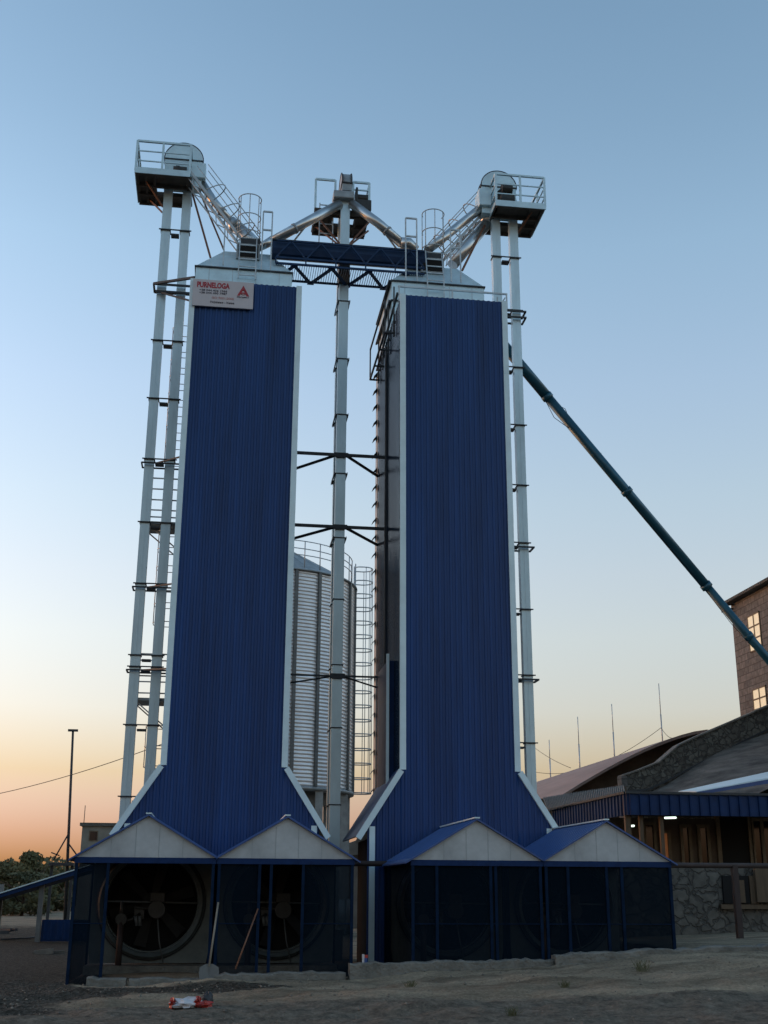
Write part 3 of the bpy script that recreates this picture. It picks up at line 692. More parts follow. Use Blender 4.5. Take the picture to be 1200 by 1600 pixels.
b.build('platform', 'plat', e3)
b = MB()
for xa, xb in ((px0+.02, at(524, 290, py0+.05).x), (at(552, 290, py0+.05).x, px1-.02)):
    for xx in (xa, xb): b.beam((xx, py0+.05, zp), (xx, py0+.05, zr), .06, .045)
    b.beam((xa, py0+.05, zr), (xb, py0+.05, zr), .055)
for zz in (zp+.35, zp+.75, zr):
    xa, xb = at(552, 290, py0+.05).x, px1-.02
    b.beam((xa, py0+.05, zz), (xb, py0+.05, zz), .035); b.beam((xb, py0+.05, zz), (xb, py1, zz), .035)
b.beam((px1-.02, py1, zp), (px1-.02, py1, zr), .05)
b.build('platform_rail', 'galv', e3)
mp_ = at(568, 318, YC+.2)
b = MB(); b.disc((mp_.x, YC+.2, zp+.55), .13, 'X', .36, 16); b.box(mp_.x-.2, mp_.x+.2, YC+.0, YC+.4, zp+.1, zp+.42); b.box(mp_.x-.24, mp_.x-.18, YC, YC+.4, zp+.1, zp+.8); b.build('drive_motor', 'motor', e3, .01)
b = MB()
zl = at(535, 376, YC).z
for s in (-1, 1):
    MB().beam((xc+s*WC/2, YC+.02, zl-.1), (xc+s*.75, YC+.25, zp-.08), .05).build('brace', 'rusty', e3); MB().beam((xc+s*WC/2, YC+.1, zl-.1), (xc+s*.75, YC+.8, zp-.08), .045).build('brace', 'rusty', e3)
b = MB()
xa, xb = at(499, 352, YC+.2).x, at(520, 352, YC+.2).x; z0_, z1_ = at(510, 385, YC+.2).z, at(510, 318, YC+.2).z
for xx in (xa, xb): b.beam((xx, YC+.2, z0_), (xx, YC+.2, z1_), .03)
z = z0_+.1
while z < z1_: b.beam((xa, YC+.2, z), (xb, YC+.2, z), .025); z += .3
b.build('access_ladder', 'rail', e3)
b = MB(); b.tube([at(531, 319, YC-.15), at(470, 352, 27.9), at(425, 377, 28.0)], [.135, .13, .13], 14); b.tube([at(427, 375, 28), at(404, 388, 28.1)], [.13, .10], 14); b.build('spout', 'pipe', e3)
b = MB(); b.tube([at(549, 318, YC-.15), at(590, 348, 27.9), at(628, 381, 28.0)], .13, 14); b.tube([at(626, 379, 28), at(637, 381, 28.0), at(648, 392, 28.1)], [.15, .18, .17], 14); b.build('spout', 'pipe', e3)
for pr in (((462, 356.5), (459, 358)), ((604, 360), (606, 362))): MB().tube([at(*pr[0], 27.92), at(*pr[1], 27.92)], .15, 14).build('spout_collar', 'galvd', e3)
za_, zb_ = at(535, 443, YC-.15).z, at(535, 398, YC-.15).z; MB().box(xc-.15, xc+.15, YC-.16, YC+.14, za_, zb_).build('dark_leg_box', 'plat', e3)  # plain dark box around the front leg, behind the bridge
b = MB()
for a_, c_ in (((478, 353), (455, 382)), ((598, 360), (622, 392))): MB().beam(at(*a_, 27.9), at(*c_, 28.1), .035).build('spout_strut', 'rail', e3)
for yy_ in (714, 826, 1058):
    z_ = at(530, yy_, YC).z; w_ = .06 if yy_ != 1058 else .035
    b = MB(); b.box(xc-WC/2-.06, xc+WC/2+.06, YC-.17, YC-.13, z_-.06, z_+.06)
    for s_, xt in ((-1, X1+TW), (1, X2)):
        b.beam((xc+s_*.12, YC-.15, z_), (xt, YC-.15, z_), w_, w_*1.2); b.beam((xc+s_*.15, YC-.12, z_-.01), (xt, YB-.15, z_-.01), w_*.8, w_)
    b.build('tie_bracket', 'dark', e3)

# ------------------------------------------------------------------ bridge conveyor between the tower tops
YBR = 27.5
zt_ = at(540, 384, YBR).z; zb_ = at(540, 406, YBR).z; xa = at(425, 395, YBR).x; xb = at(668, 400, YBR).x
br = thing('bridge_conveyor', ((xa+xb)/2, YBR+.2, zb_-.6), 'blue conveyor trough on a trussed walkway bridging the tower tops', 'conveyor')
b = MB(); b.extr([(YBR, zt_), (YBR+.4, zt_), (YBR+.4, (zt_+zb_)/2), (YBR+.32, zb_+.03), (YBR+.22, zb_), (YBR+.15, zb_), (YBR+.05, zb_+.06), (YBR, (zt_+zb_)/2)], xa, xb, 'X'); b.build('trough', 'blue', br)
b = MB(); b.box(xa, xb, YBR-.04, YBR+.44, zt_, zt_+.03); b.build('cover', 'dark', br)
yn = YBR-.1; zf = at(540, 419, yn).z; yf2 = atZ(540, 445, zf).y; zc0 = at(540, 410, yn).z
b = MB(); b.beam((xa+.1, yn, zt_-.05), (xb-.1, yn, zt_-.05), .035); b.beam((xa+.1, yn, zc0), (xb-.1, yn, zc0), .05)
n = 10
for k in range(n):
    u0 = xa+.1+(xb-xa-.2)*k/n; u1 = xa+.1+(xb-xa-.2)*(k+1)/n
    b.beam((u0, yn, zt_-.05 if k % 2 else zc0), (u1, yn, zc0 if k % 2 else zt_-.05), .035)
    if k % 2 == 0: b.beam((u0, yn, zf), (u0, yn, zc0), .035)
b.build('side_truss', 'blue', br)
b = MB()
for yy in (yn, yf2): b.beam((xa+.1, yy, zf), (xb-.1, yy, zf), .05)
n = 8
for k in range(n):
    u0 = xa+.1+(xb-xa-.2)*k/n; u1 = xa+.1+(xb-xa-.2)*(k+1)/n; y0_, y1_ = (yn, yf2) if k % 2 else (yf2, yn)
    b.beam((u0, y0_, zf-.045), (u1, y1_, zf-.045), .065)
    b.box(u0-.09, u0+.09, y0_-(.0 if k % 2 == 0 else -.0)-.06, y0_+.06, zf-.05, zf-.03)
b.build('floor_truss', 'blue', br)
b = MB(); x = xa+.12
while x < xb-.1: b.box(x, x+.012, yn+.03, yf2-.03, zf-.01, zf+.015); x += .062
b.build('walkway_grating', 'dark', br)

# ------------------------------------------------------------------ long teal auger to the right
A, B = at(786, 538, 29.2), at(1200, 1030, 31.0); D = (B-A); B2 = A+D*1.35
au = thing('auger_conveyor', (B2.x, B2.y, B2.z), 'long dark teal auger tube slanting down from the right tower', 'auger')
b = MB(); b.tube([A, A+D*.16], .15, 18); b.tube([A+D*.16, A+D*.76], .135, 18); b.tube([A+D*.76, B2], .118, 18); b.build('tube', 'auger', au)
b = MB()
for t in (.16, .46, .76, .92): b.tube([A+D*t, A+D*(t+.012)], .165 if t < .8 else .145, 18)
b.build('joint_band', 'auger', au)
b = MB()
def off(t, o, y=0): return A+D*t+Vector((0, y, o))
b.tube([off(0, -.25), off(.16, -.2), off(.19, -.4), off(.25, -.17)], .009, 5); b.tube([off(.21, .16), off(.235, .30), off(.25, .14)], .009, 5); b.tube([off(.35, .15), off(.37, .24), off(.385, .14)], .008, 5)
b.tube([off(.76, -.17), off(.86, -.26), off(.94, -.2)], .009, 5); b.tube([off(.25, -.17), off(.5, -.21), off(.76, -.17)], .008, 5); b.build('cable', 'cable', au)

# ------------------------------------------------------------------ silo behind
YS = 46.; RS = 3.35; xr_ = at(552, 1000, YS); cxs = xr_.x-RS
se = at(553, 925, YS).z; sb = at(548, 1240, YS).z
si = thing('grain_silo', (cxs, YS, -1.6), 'round corrugated steel grain silo with railed roof seen between the two towers', 'silo')
b = MB(); pz = .137; nseg = 72; prof = []; z = sb
while z < se:
    for dz, dr in ((0, 0), (.25*pz, .025), (.5*pz, .05), (.75*pz, .025)): prof.append((z+dz, RS-.02+dr))
    z += pz
prof.append((se, RS)); i0 = 0
for (z, r) in prof:
    for k in range(nseg): a = 2*math.pi*k/nseg; b.v.append((cxs+r*math.cos(a), YS+r*math.sin(a), z))
for j in range(len(prof)-1):
    for k in range(nseg): b.f.append((j*nseg+k, j*nseg+(k+1) % nseg, (j+1)*nseg+(k+1) % nseg, (j+1)*nseg+k)); b.sm.add(len(b.f)-1)
b.build('wall', 'silo', si)
b = MB()
for k in range(22):
    a = 2*math.pi*(k+.35)/22; c, s = math.cos(a), math.sin(a); r0, r1 = RS+.02, RS+.10; w = .06
    b.hexa([(cxs+r0*c-w*s, YS+r0*s+w*c, sb), (cxs+r1*c-w*s, YS+r1*s+w*c, sb), (cxs+r1*c+w*s, YS+r1*s-w*c, sb), (cxs+r0*c+w*s, YS+r0*s-w*c, sb),
            (cxs+r0*c-w*s, YS+r0*s+w*c, se-.05), (cxs+r1*c-w*s, YS+r1*s+w*c, se-.05), (cxs+r1*c+w*s, YS+r1*s-w*c, se-.05), (cxs+r0*c+w*s, YS+r0*s-w*c, se-.05)])
b.build('stiffeners', 'galvdark', si)
b = MB(); n = 48; zc = se+1.75
for k in range(n):
    a0_, a1_ = 2*math.pi*k/n, 2*math.pi*(k+1)/n; R1 = RS+.12; dz = .02 if k % 2 else 0
    b.quadpts([(cxs+R1*math.cos(a0_), YS+R1*math.sin(a0_), se+.0), (cxs+R1*math.cos(a1_), YS+R1*math.sin(a1_), se+.0), (cxs+.4*math.cos(a1_), YS+.4*math.sin(a1_), zc), (cxs+.4*math.cos(a0_), YS+.4*math.sin(a0_), zc+dz)])
b.disc((cxs, YS, zc), .42, 'Z', .2, 24); b.disc((cxs, YS, se-.02), RS+.12, 'Z', .04, 48)
b.build('roof', 'galvd', si)
b = MB()
def cp(a, r, z): return (cxs+r*math.cos(a), YS+r*math.sin(a), z)
for k in range(0, 12):
    a = R_(-130+k*12); b.tube([cp(a, RS-.1, se+.1), cp(a, RS-.1, se+1.15)], .022, 5)
for zz in (se+.6, se+.85, se+1.15): b.tube([cp(R_(-130+k*6), RS-.1, zz) for k in range(23)], .02, 5)
b.build('roof_rail', 'rail', si)
# silo ladder with cage on the right side
b = MB(); lx, lyy = cxs+RS+.02, YS-.1
for yy in (lyy-.22, lyy+.22): b.tube([(lx, yy, sb-.05), (lx, yy, se+1.1)], .025, 6)
z = sb
while z < se+1: b.tube([(lx, lyy-.22, z), (lx, lyy+.22, z)], .018, 5); z += .3
b.build('ladder', 'rail', si)
b = MB(); z = sb; rx_ = .38
hz_ = []
while z < se+1.15: hz_.append(z); z += .557
for z in hz_: b.tube([(lx, lyy-.25, z), (lx+.1, lyy-.36, z)]+[(lx+.35+rx_*math.cos(R_(a)), lyy+.38*math.sin(R_(a)), z) for a in range(-90, 91, 20)]+[(lx+.1, lyy+.36, z), (lx, lyy+.25, z)], .024, 5)
for a in (-80, -40, 0, 40, 80): px, py = lx+.35+rx_*math.cos(R_(a)), lyy+.38*math.sin(R_(a)); b.tube([(px, py, hz_[0]), (px, py, hz_[-1])], .015, 5)
b.build('ladder_cage', 'rail', si)
b = MB(); b.disc((cxs, YS, sb-.06), RS+.08, 'Z', .12, 48)
for k in range(12):
    a = 2*math.pi*(k+.2)/12; b.box(cxs+(RS-.15)*math.cos(a)-.14, cxs+(RS-.15)*math.cos(a)+.14, YS+(RS-.15)*math.sin(a)-.14, YS+(RS-.15)*math.sin(a)+.14, -1.6, sb-.1)
b.disc((cxs, YS, -1.0), RS, 'Z', 1.2, 48)
b.tube([(cxs, YS, sb-.1), (cxs, YS, sb-1.6)], [RS-.4, .4], 32)
b.build('stand', 'galvd', si)
# low annex behind the gap
b = MB(); ax0, ax1 = at(545, 1340, 52).x, at(640, 1340, 52).x; az = at(575, 1310, 52).z
an_ = thing('annex_building', ((ax0+ax1)/2, 53, -1.6), 'small grey building glimpsed low between the two blue towers', 'building')
b.box(ax0, ax1, 52, 56, -1.6, az-.6); b.build('wall', 'blockgrey', an_)
b = MB(); b.hexa([(ax0-.3, 51.6, az-.75), (ax1+.3, 51.6, az-.45), (ax1+.3, 56.3, az-.45), (ax0-.3, 56.3, az-.75), (ax0-.3, 51.6, az-.3), (ax1+.3, 51.6, az+.8), (ax1+.3, 56.3, az+.8), (ax0-.3, 56.3, az-.3)]); b.build('roof', 'asb2', an_)
b = MB(); wp = at(572, 1337, 51.98); b.box(wp.x-.35, wp.x+.35, 51.95, 51.995, wp.z-.5, wp.z+.3); b.build('window', 'glass', an_)

# ------------------------------------------------------------------ fan sheds
YS0, YS1 = 22.0, 25.42; ZE = .47; ZR = 1.19; SW = 2.478
def shed(x0, label, spec, zb, posts, leftside, rightside, midrail=True):
    x1 = x0+SW-.012; xm = (x0+x1)/2
    t = thing('fan_shed', (xm, (YS0+YS1)/2, zb), label, 'shed', 'gabled netting sheds at the tower feet')
    b = MB()
    for s in (-1, 1):
        xe = x0-.0 if s < 0 else x1+.0
        ov = .10 if (s < 0 and leftside) or (s > 0 and rightside) else 0
        ex = xe+s*ov; ez = ZE-ov*(ZR-ZE)/(SW/2)
        b.hexa([(ex, YS0-.10, ez+.02), (xm, YS0-.10, ZR+.02), (xm, YS1, ZR+.02), (ex, YS1, ez+.02), (ex, YS0-.10, ez+.05), (xm, YS0-.10, ZR+.05), (xm, YS1, ZR+.05), (ex, YS1, ez+.05)])
    # ribs on the sheets
    for s in (-1, 1):
        y = YS0
        while y < YS1-.05:
            xe = x0 if s < 0 else x1
            b.hexa([(xe, y, ZE+.05), (xm-s*.01*0, y, ZR+.05), (xm, y+.03, ZR+.05), (xe, y+.03, ZE+.05), (xe, y+.008, ZE+.066), (xm, y+.008, ZR+.066), (xm, y+.022, ZR+.066), (xe, y+.022, ZE+.066)]); y += .2
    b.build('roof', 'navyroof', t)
    b = MB(); b.box(xm-.05, xm+.05, YS0-.10, YS1, ZR+.051, ZR+.075); b.build('ridge_cap', 'trim', t)
    b = MB(); b.extr([(x0+.02, ZE+.03), (x1-.02, ZE+.03), (xm, ZR+.015)], YS0-.02, YS0+.02); b.build('gable', 'white', t)
    for u in (-.62, -.2, .21, .63):
        zz = ZE+.03+(ZR-ZE-.03)*(1-abs(u)/(SW/2)); b = MB(); b.box(xm+u-.004, xm+u+.004, YS0-.024, YS0-.0205, ZE+.035, zz-.03); b.build('gable_seam', 'galvd', t)
    b = MB(); b.box(x0, x1, YS0-.035, YS0+.05, ZE-.07, ZE+.028); b.build('eave_beam', 'navyframe', t)
    for px in posts:
        b = MB(); b.box(max(x0, px-.026), min(x1, px+.026), YS0-.025, YS0+.035, zb, ZE-.07); b.build('post', 'post', t)
    for (a, c) in spec:
        b = MB(); b.quadpts([(a, YS0+.01, zb), (c, YS0+.01, zb), (c, YS0+.01, ZE-.07), (a, YS0+.01, ZE-.07)]); o = b.build('netting', 'net', t)
        b = MB(); b.box(a+.001, c-.001, YS0-.012, YS0+.0, -.613, -.597); b.build('mid_rail', 'post', t)
    for s, on in ((0, leftside), (1, rightside)):
        xx = x0+.015 if s == 0 else x1-.015
        if on:
            b = MB(); b.quadpts([(xx, YS0+.04, zb), (xx, YS1, zb), (xx, YS1, ZE), (xx, YS0+.04, ZE)]); b.build('side_netting', 'net', t)
        b = MB(); b.box(xx-.02, xx+.02, YS1-.06, YS1, zb, ZE); b.build('post', 'post', t)
        b = MB(); b.box(xx-.02, xx+.02, YS0+.05, YS1-.06, ZE-.05, ZE); b.build('side_rail', 'navyframe', t)
    return t
s1, s2, s3, s4 = -2.395, .083, 3.58, 6.058
shed(s1, 'leftmost netting shed, its front wide open showing a large round fan', [(s1+.02, at(161, 1440, 22).x)], -1.60, [s1+.04, at(163, 1440, 22).x, s1+SW-.06], True, False)
d0, d1, d2, d3 = [at(x, 1440, 22).x for x in (403, 424, 472, 556)]
shed(s2, 'second netting shed from the left, with a narrow open doorway', [(s2+.04, d0), (d2, s2+SW-.03)], -1.60, [s2+.045, d0, d1-.03, d2, s2+SW-.05], False, True)
b = None
shed(s3, 'third netting shed from the left, closed, its blue roof slope showing', [(s3+.03, s3+SW-.03)], -1.60, [s3+.04, at(683, 1440, 22).x, at(768, 1440, 22).x, at(776, 1440, 22).x, s3+SW-.06], True, False)
shed(s4, 'rightmost closed netting shed beside the stone wall', [(s4+.03, s4+SW-.03)], -1.60, [s4+.05, at(890, 1440, 22).x, at(951, 1440, 22).x, at(975, 1440, 22).x, s4+SW-.04], False, True)
# closed leaf beside the doorway
# fans
def fan(xm, label, k):
    YFn = 24.85; zc = -.30; Ro, Ri = 1.0, .90
    t = thing('extractor_fan', (xm, YFn+.3, -1.58), label, 'fan', 'large round fans inside the sheds')
    b = MB(); n = 48; hw, z0, z1 = 1.16, -1.42, .62
    ring = [(xm+Ri*math.cos(2*math.pi*i/n), zc+Ri*math.sin(2*math.pi*i/n)) for i in range(n)]
    def sq(a):
        c, s = math.cos(a), math.sin(a); 
        m_ = min(hw/abs(c) if abs(c) > 1e-6 else 9, ((z1-zc) if s > 0 else (zc-z0))/abs(s) if abs(s) > 1e-6 else 9); return (xm+c*m_, zc+s*m_)
    # include corners by dense sampling
    for i in range(n):
        a0_, a1_ = 2*math.pi*i/n, 2*math.pi*(i+1)/n; p0, p1 = sq(a0_), sq(a1_); q0, q1 = ring[i], ring[(i+1) % n]
        for yy in (YFn+.12,): b.quadpts([(q0[0], yy, q0[1]), (q1[0], yy, q1[1]), (p1[0], yy, p1[1]), (p0[0], yy, p0[1])])
    b.build('back_plate', 'plate', t)
    b = MB()
    P = []
    for (y, r) in ((YFn+.13, Ro+.06), (YFn+.02, Ro+.04), (YFn-.04, Ro), (YFn+.0, Ri+.03), (YFn+.5, Ri)):
        P.append([(xm+r*math.cos(2*math.pi*i/n), y, zc+r*math.sin(2*math.pi*i/n)) for i in range(n)])
    for A_, B_ in zip(P, P[1:]):
        for i in range(n): b.quadpts([A_[i], A_[(i+1) % n], B_[(i+1) % n], B_[i]], True)
    b.build('inlet_ring', 'plate', t)
    b = MB(); b.tube([(xm+(Ro+.05)*math.cos(2*math.pi*i/n), YFn+.07, zc+(Ro+.05)*math.sin(2*math.pi*i/n)) for i in range(n)], .022, 6, closed=True); b.build('ring_seal', 'dark', t)
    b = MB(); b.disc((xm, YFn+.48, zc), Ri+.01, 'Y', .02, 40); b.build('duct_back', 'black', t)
    b = MB(); b.disc((xm, YFn+.33, zc), .2, 'Y', .18, 20); b.build('hub', 'blade', t)
    for q in range(6):
        a = 2*math.pi*q/6+.3; c, s = math.cos(a), math.sin(a); b = MB()
        def pt(r, w, dy): return (xm+r*c-w*s, YFn+.33+dy, zc+r*s+w*c)
        b.hexa([pt(.18, -.07, -.04), pt(.18, .07, .03), pt(.18, .07, .04), pt(.18, -.07, -.03), pt(.84, -.13, -.06), pt(.84, .11, .05), pt(.84, .11, .06), pt(.84, -.13, -.05)]); b.build('blade', 'blade', t)
    b = MB(); b.tube([(xm-Ri, YFn+.1, zc+.03), (xm+Ri, YFn+.1, zc+.0)], .02, 6); b.build('crossbar', 'galvdark', t)
    b = MB(); b.disc((xm+.12, YFn-.02, zc-.12), .17, 'Y', .36, 18); b.box(xm-.02, xm+.26, YFn-.15, YFn+.12, zc+.02, zc+.2); b.box(xm-.32, xm-.12, YFn-.1, YFn+.1, zc-.3, zc-.1)
    b.tube([(xm-.32, YFn-.12, zc-.08), (xm-.1, YFn-.12, zc-.1), (xm+.1, YFn-.15, zc-.12)], .03, 8); b.build('burner_motor', 'motor', t, .01)
    b = MB(); b.tube([(xm-.55, YFn-.2, -1.56), (xm-.55, YFn-.2, zc-.35)], .06, 10); b.build('stand_post', 'rust', t)
    b = MB(); b.disc((xm-.55, YFn-.2, zc-.3), .11, 'Y', .1, 16); b.tube([(xm-.55, YFn-.2, zc-.25), (xm-.55, YFn-.2, zc+.02)], .04, 8); b.tube([(xm-.55, YFn-.2, zc-.35), (xm-.35, YFn-.15, zc-.3), (xm-.2, YFn-.1, zc-.2)], .03, 8); b.build('gas_valve', 'motor', t)
    b = MB(); b.tube([(xm-.28, YFn-.2, zc-.24), (xm-.24, YFn-.2, zc-.42)], .035, 8); b.tube([(xm-.2, YFn-.2, zc-.24), (xm-.18, YFn-.2, zc-.42)], .035, 8); b.build('gas_filter', 'galvdark', t)
    b = MB(); b.tube([(xm+.14, YFn-.1, zc-.25), (xm+.2, YFn-.15, zc-.7), (xm+.3, YFn-.1, -1.4)], .014, 6); b.build('hose', 'galvdark', t)
    b = MB(); b.box(xm-1.18, xm+1.18, YFn-.45, YFn+.5, -1.6, -1.44); b.build('plinth', 'conc', t)
fl_ = ['large round fan with burner in the wide open left shed', 'round fan half seen through the narrow doorway of the second shed', 'round fan dimly seen through the netting of the third shed', 'round fan dimly seen through the netting of the rightmost shed']
for k, s in enumerate((s1, s2, s3, s4)): fan(s+SW/2, fl_[k], k)

# gas pipe that runs along behind the sheds
pz_ = at(1150, 1352, 25.1).z
gp = thing('gas_pipe', (11.5, 25.1, G(11.2, 25.1)), 'dark brown gas pipe running level at eave height past the last shed', 'pipe')
b = MB(); b.tube([(2.2, 25.1, pz_-.03), (14.5, 25.1, pz_)], .055, 12); b.build('pipe', 'rust', gp)
b = MB(); px = at(1151, 1400, 25.1).x; b.box(px-.06, px+.06, 25.04, 25.16, G(px, 25.1)-.1, pz_); b.build('support_post', 'rust', gp)

# ------------------------------------------------------------------ small things by the sheds
def tilt_tube(a, c, r, n=8): return MB().tube([a, c], r, n)
p0, p1 = at(341, 1410, 21.9), at(327, 1508, 21.55)
sh = thing('shovel', tuple(p1-Vector((0, 0, .2))), 'shovel with long wooden handle leaning against the post between the left sheds', 'shovel')
b = tilt_tube(p0, p1+Vector((0, 0, -.02)), .017); b.build('handle', 'pale', sh)
b = MB(); bx, by, bz = p1.x-.0, p1.y, p1.z
sil = [(-.06, .02), (-.155, -.03), (-.17, -.12), (-.15, -.24), (-.08, -.30), (0, -.32), (.08, -.30), (.15, -.24), (.17, -.12), (.155, -.03), (.06, .02)]
def bl(u, w): return by-.05-.25*abs(u)-.12*(-w)
for side in (0, .008):
    i = len(b.v); b.v += [(bx+u, bl(u, w)+.06+side, bz+w) for u, w in sil]; b.v.append((bx, by+.0+side, bz-.15)); c = len(b.v)-1
    for k in range(len(sil)): b.f.append((i+k, i+(k+1) % len(sil), c))
b.build('blade', 'galvdark', sh)
single(tilt_tube(at(403, 1420, 21.93), at(368, 1514, 21.5), .014), 'stick', 'rusty', 'thin brown stick leaning on the netting of the second shed', 'stick')
# litter bag
c0 = atZ(296, 1571, G(-.3, 18.6)+.06); lit = thing('plastic_bag', (c0.x, c0.y, G(c0.x, c0.y)), 'crumpled red and white plastic bag lying on the ground in front of the open shed', 'bag')
def blob(cx, cy, cz, rx, ry, rz, seed, j=.25):
    b = MB(); r2 = random.Random(seed); nu, nv = 18, 9
    for v in range(nv+1):
        ph = math.pi*v/nv
        for u in range(nu):
            th_ = 2*math.pi*u/nu; f = 1+r2.uniform(-j, j)
            b.v.append((cx+rx*f*math.sin(ph)*math.cos(th_), cy+ry*f*math.sin(ph)*math.sin(th_), max(G(cx, cy)+.003, cz+rz*f*math.cos(ph))))
    for v in range(nv):
        for u in range(nu): b.f.append((v*nu+u, v*nu+(u+1) % nu, (v+1)*nu+(u+1) % nu, (v+1)*nu+u))
    return b
zg = G(c0.x, c0.y)
blob(c0.x-.03, c0.y, zg+.045, .22, .13, .075, 1, .38).build('bag_white', 'bagw', lit)
blob(c0.x-.235, c0.y+.01, zg+.04, .045, .1, .07, 2, .4).build('bag_red', 'bagr', lit); blob(c0.x+.11, c0.y+.0, zg+.055, .055, .12, .07, 3, .4).build('bag_red', 'bagr', lit)
blob(c0.x+.22, c0.y-.02, zg+.03, .10, .1, .045, 4, .4).build('bag_red', 'bagr', lit); blob(c0.x+.25, c0.y+.12, zg+.09, .08, .07, .10, 6, .15).build('bag_clear', 'dark', lit)
ck = atZ(568, 1500, -1.33); ck = at(568, 1500, 21.7)
cz = ck.z-.02; ct = thing('drink_carton', (ck.x, 21.5, cz-.06), 'small white and blue drink carton on the kerb between the left and right sheds', 'carton')
ct0 = -1.25
b = MB(); b.box(ck.x-.045, ck.x-.01, 21.5, 21.56, ct0, ct0+.16); b.build('white_side', 'bagw', ct)
b = MB(); b.box(ck.x-.009, ck.x+.04, 21.49, 21.55, ct0, ct0+.10); b.build('blue_side', 'navyroof', ct)
b = MB(); b.box(ck.x-.005, ck.x+.05, 21.5, 21.56, ct0+.101, ct0+.15); b.build('red_cap', 'bagr', ct)

# dry weeds and clods on the bank
def weed(px, py, z, label, seed, r=.14):
    p = atZ(px, py, z); z = G(p.x, p.y); r2 = random.Random(seed); b = MB()
    for k in range(46):
        a = r2.uniform(0, 6.28); l = r*r2.uniform(.4, 1.2); h = r*r2.uniform(.3, .9)
        x, y = p.x+r2.uniform(-r, r)*.5, p.y+r2.uniform(-r, r)*.5
        b.quadpts([(x-.004, y, z-.01), (x+.004, y, z-.01), (x+l*math.cos(a)*.6+.003, y+l*math.sin(a)*.6, z+h), (x+l*math.cos(a)*.6-.003, y+l*math.sin(a)*.6, z+h)])
    single(b, 'dry_weed', 'leafc', label, 'weed', 'dry weeds on the earth bank', (p.x, p.y, z))
weed(1003, 1512, -1.2, 'widest dry weed tuft on the bank in front of the rightmost shed', 1, .2)
weed(882, 1531, -1.3, 'small dry weed tuft on the bank below the kerb step', 2, .13)
weed(800, 1572, -1.45, 'dry weed tuft nearest the bottom edge of the picture', 3, .12)
weed(640, 1537, -1.4, 'faint dry weed tuft below the long low kerb', 4, .11)
# ------------------------------------------------------------------ left: ramp canopy, mast, far house, cable, trees
YR = 33.
q = atZ(58, 1471, -1.6); YR = q.y
cn = thing('ramp_canopy', (q.x+1.5, YR+1, -1.6), 'low blue canopy sloping down left behind the leftmost shed', 'canopy')
a_, c_ = at(-60, 1414, YR), at(135, 1352, YR)
b = MB(); b.hexa([(a_.x, YR-.3, a_.z-.14), (c_.x+1.5, YR-.3, c_.z+.26), (c_.x+1.5, YR+2.4, c_.z+.26), (a_.x, YR+2.4, a_.z-.14), (a_.x, YR-.3, a_.z-.04), (c_.x+1.5, YR-.3, c_.z+.42), (c_.x+1.5, YR+2.4, c_.z+.42), (a_.x, YR+2.4, a_.z-.04)]); b.build('roof', 'fascia', cn)
b = MB(); b.hexa([(a_.x, YR-.34, a_.z-.035), (c_.x+1.5, YR-.34, c_.z+.425), (c_.x+1.5, YR+2.42, c_.z+.425), (a_.x, YR+2.42, a_.z-.035), (a_.x, YR-.34, a_.z-.0), (c_.x+1.5, YR-.34, c_.z+.46), (c_.x+1.5, YR+2.42, c_.z+.46), (a_.x, YR+2.42, a_.z-.0)]); b.build('roof_sheet', 'trim', cn)
for (xp, yy) in ((q.x+.0, YR), (atZ(82, 1430, -1.2).x+.1, YR+2.2)):
    b = MB(); b.box(xp-.07, xp+.07, yy-.07, yy+.07, -1.62, (a_.z+c_.z)/2+.02); b.build('post', 'galvdark', cn)
b = MB(); x = q.x+.09; 
ribs(b, q.x+.09, q.x+3.6, -1.55, lambda u: -.98, 'Y', YR, -1, .2, .03); b.box(q.x+.09, q.x+3.6, YR+.01, YR+.06, -1.6, -.97); b.build('low_wall', 'fascia', cn)
# mast
ym = 55.; mb_, mt_ = at(105, 1400, ym), at(114, 1143, ym)
ms = thing('light_mast', (mb_.x, ym, -1.62), 'tall thin dark mast with a short crossbar standing at far left', 'mast')
b = MB(); b.tube([(mb_.x, ym, -1.62), (mt_.x, ym, mt_.z)], [.075, .05], 8); b.build('pole', 'dark', ms)
b = MB(); b.box(mt_.x-.22, mt_.x+.22, ym-.05, ym+.05, mt_.z, mt_.z+.1); b.build('crossbar', 'dark', ms)
b = MB(); b.tube([at(107, 1303, ym), at(84, 1343, ym)], .035, 6); b.tube([at(107, 1318, ym), at(120, 1336, ym)], .035, 6); b.tube([at(80, 1332, ym), at(93, 1337, ym)], .03, 6); b.build('stay', 'dark', ms)
b = MB(); m0, m1 = at(78, 1348, ym), at(117, 1348, ym); b.box(m0.x, m1.x, ym-.4, ym+.4, m0.z-.12, m0.z); 
for xx in (m0.x+.1, m1.x-.1): b.box(xx-.06, xx+.06, ym-.06, ym+.06, -1.65, m0.z-.12)
b.build('stay_frame', 'dark', ms)
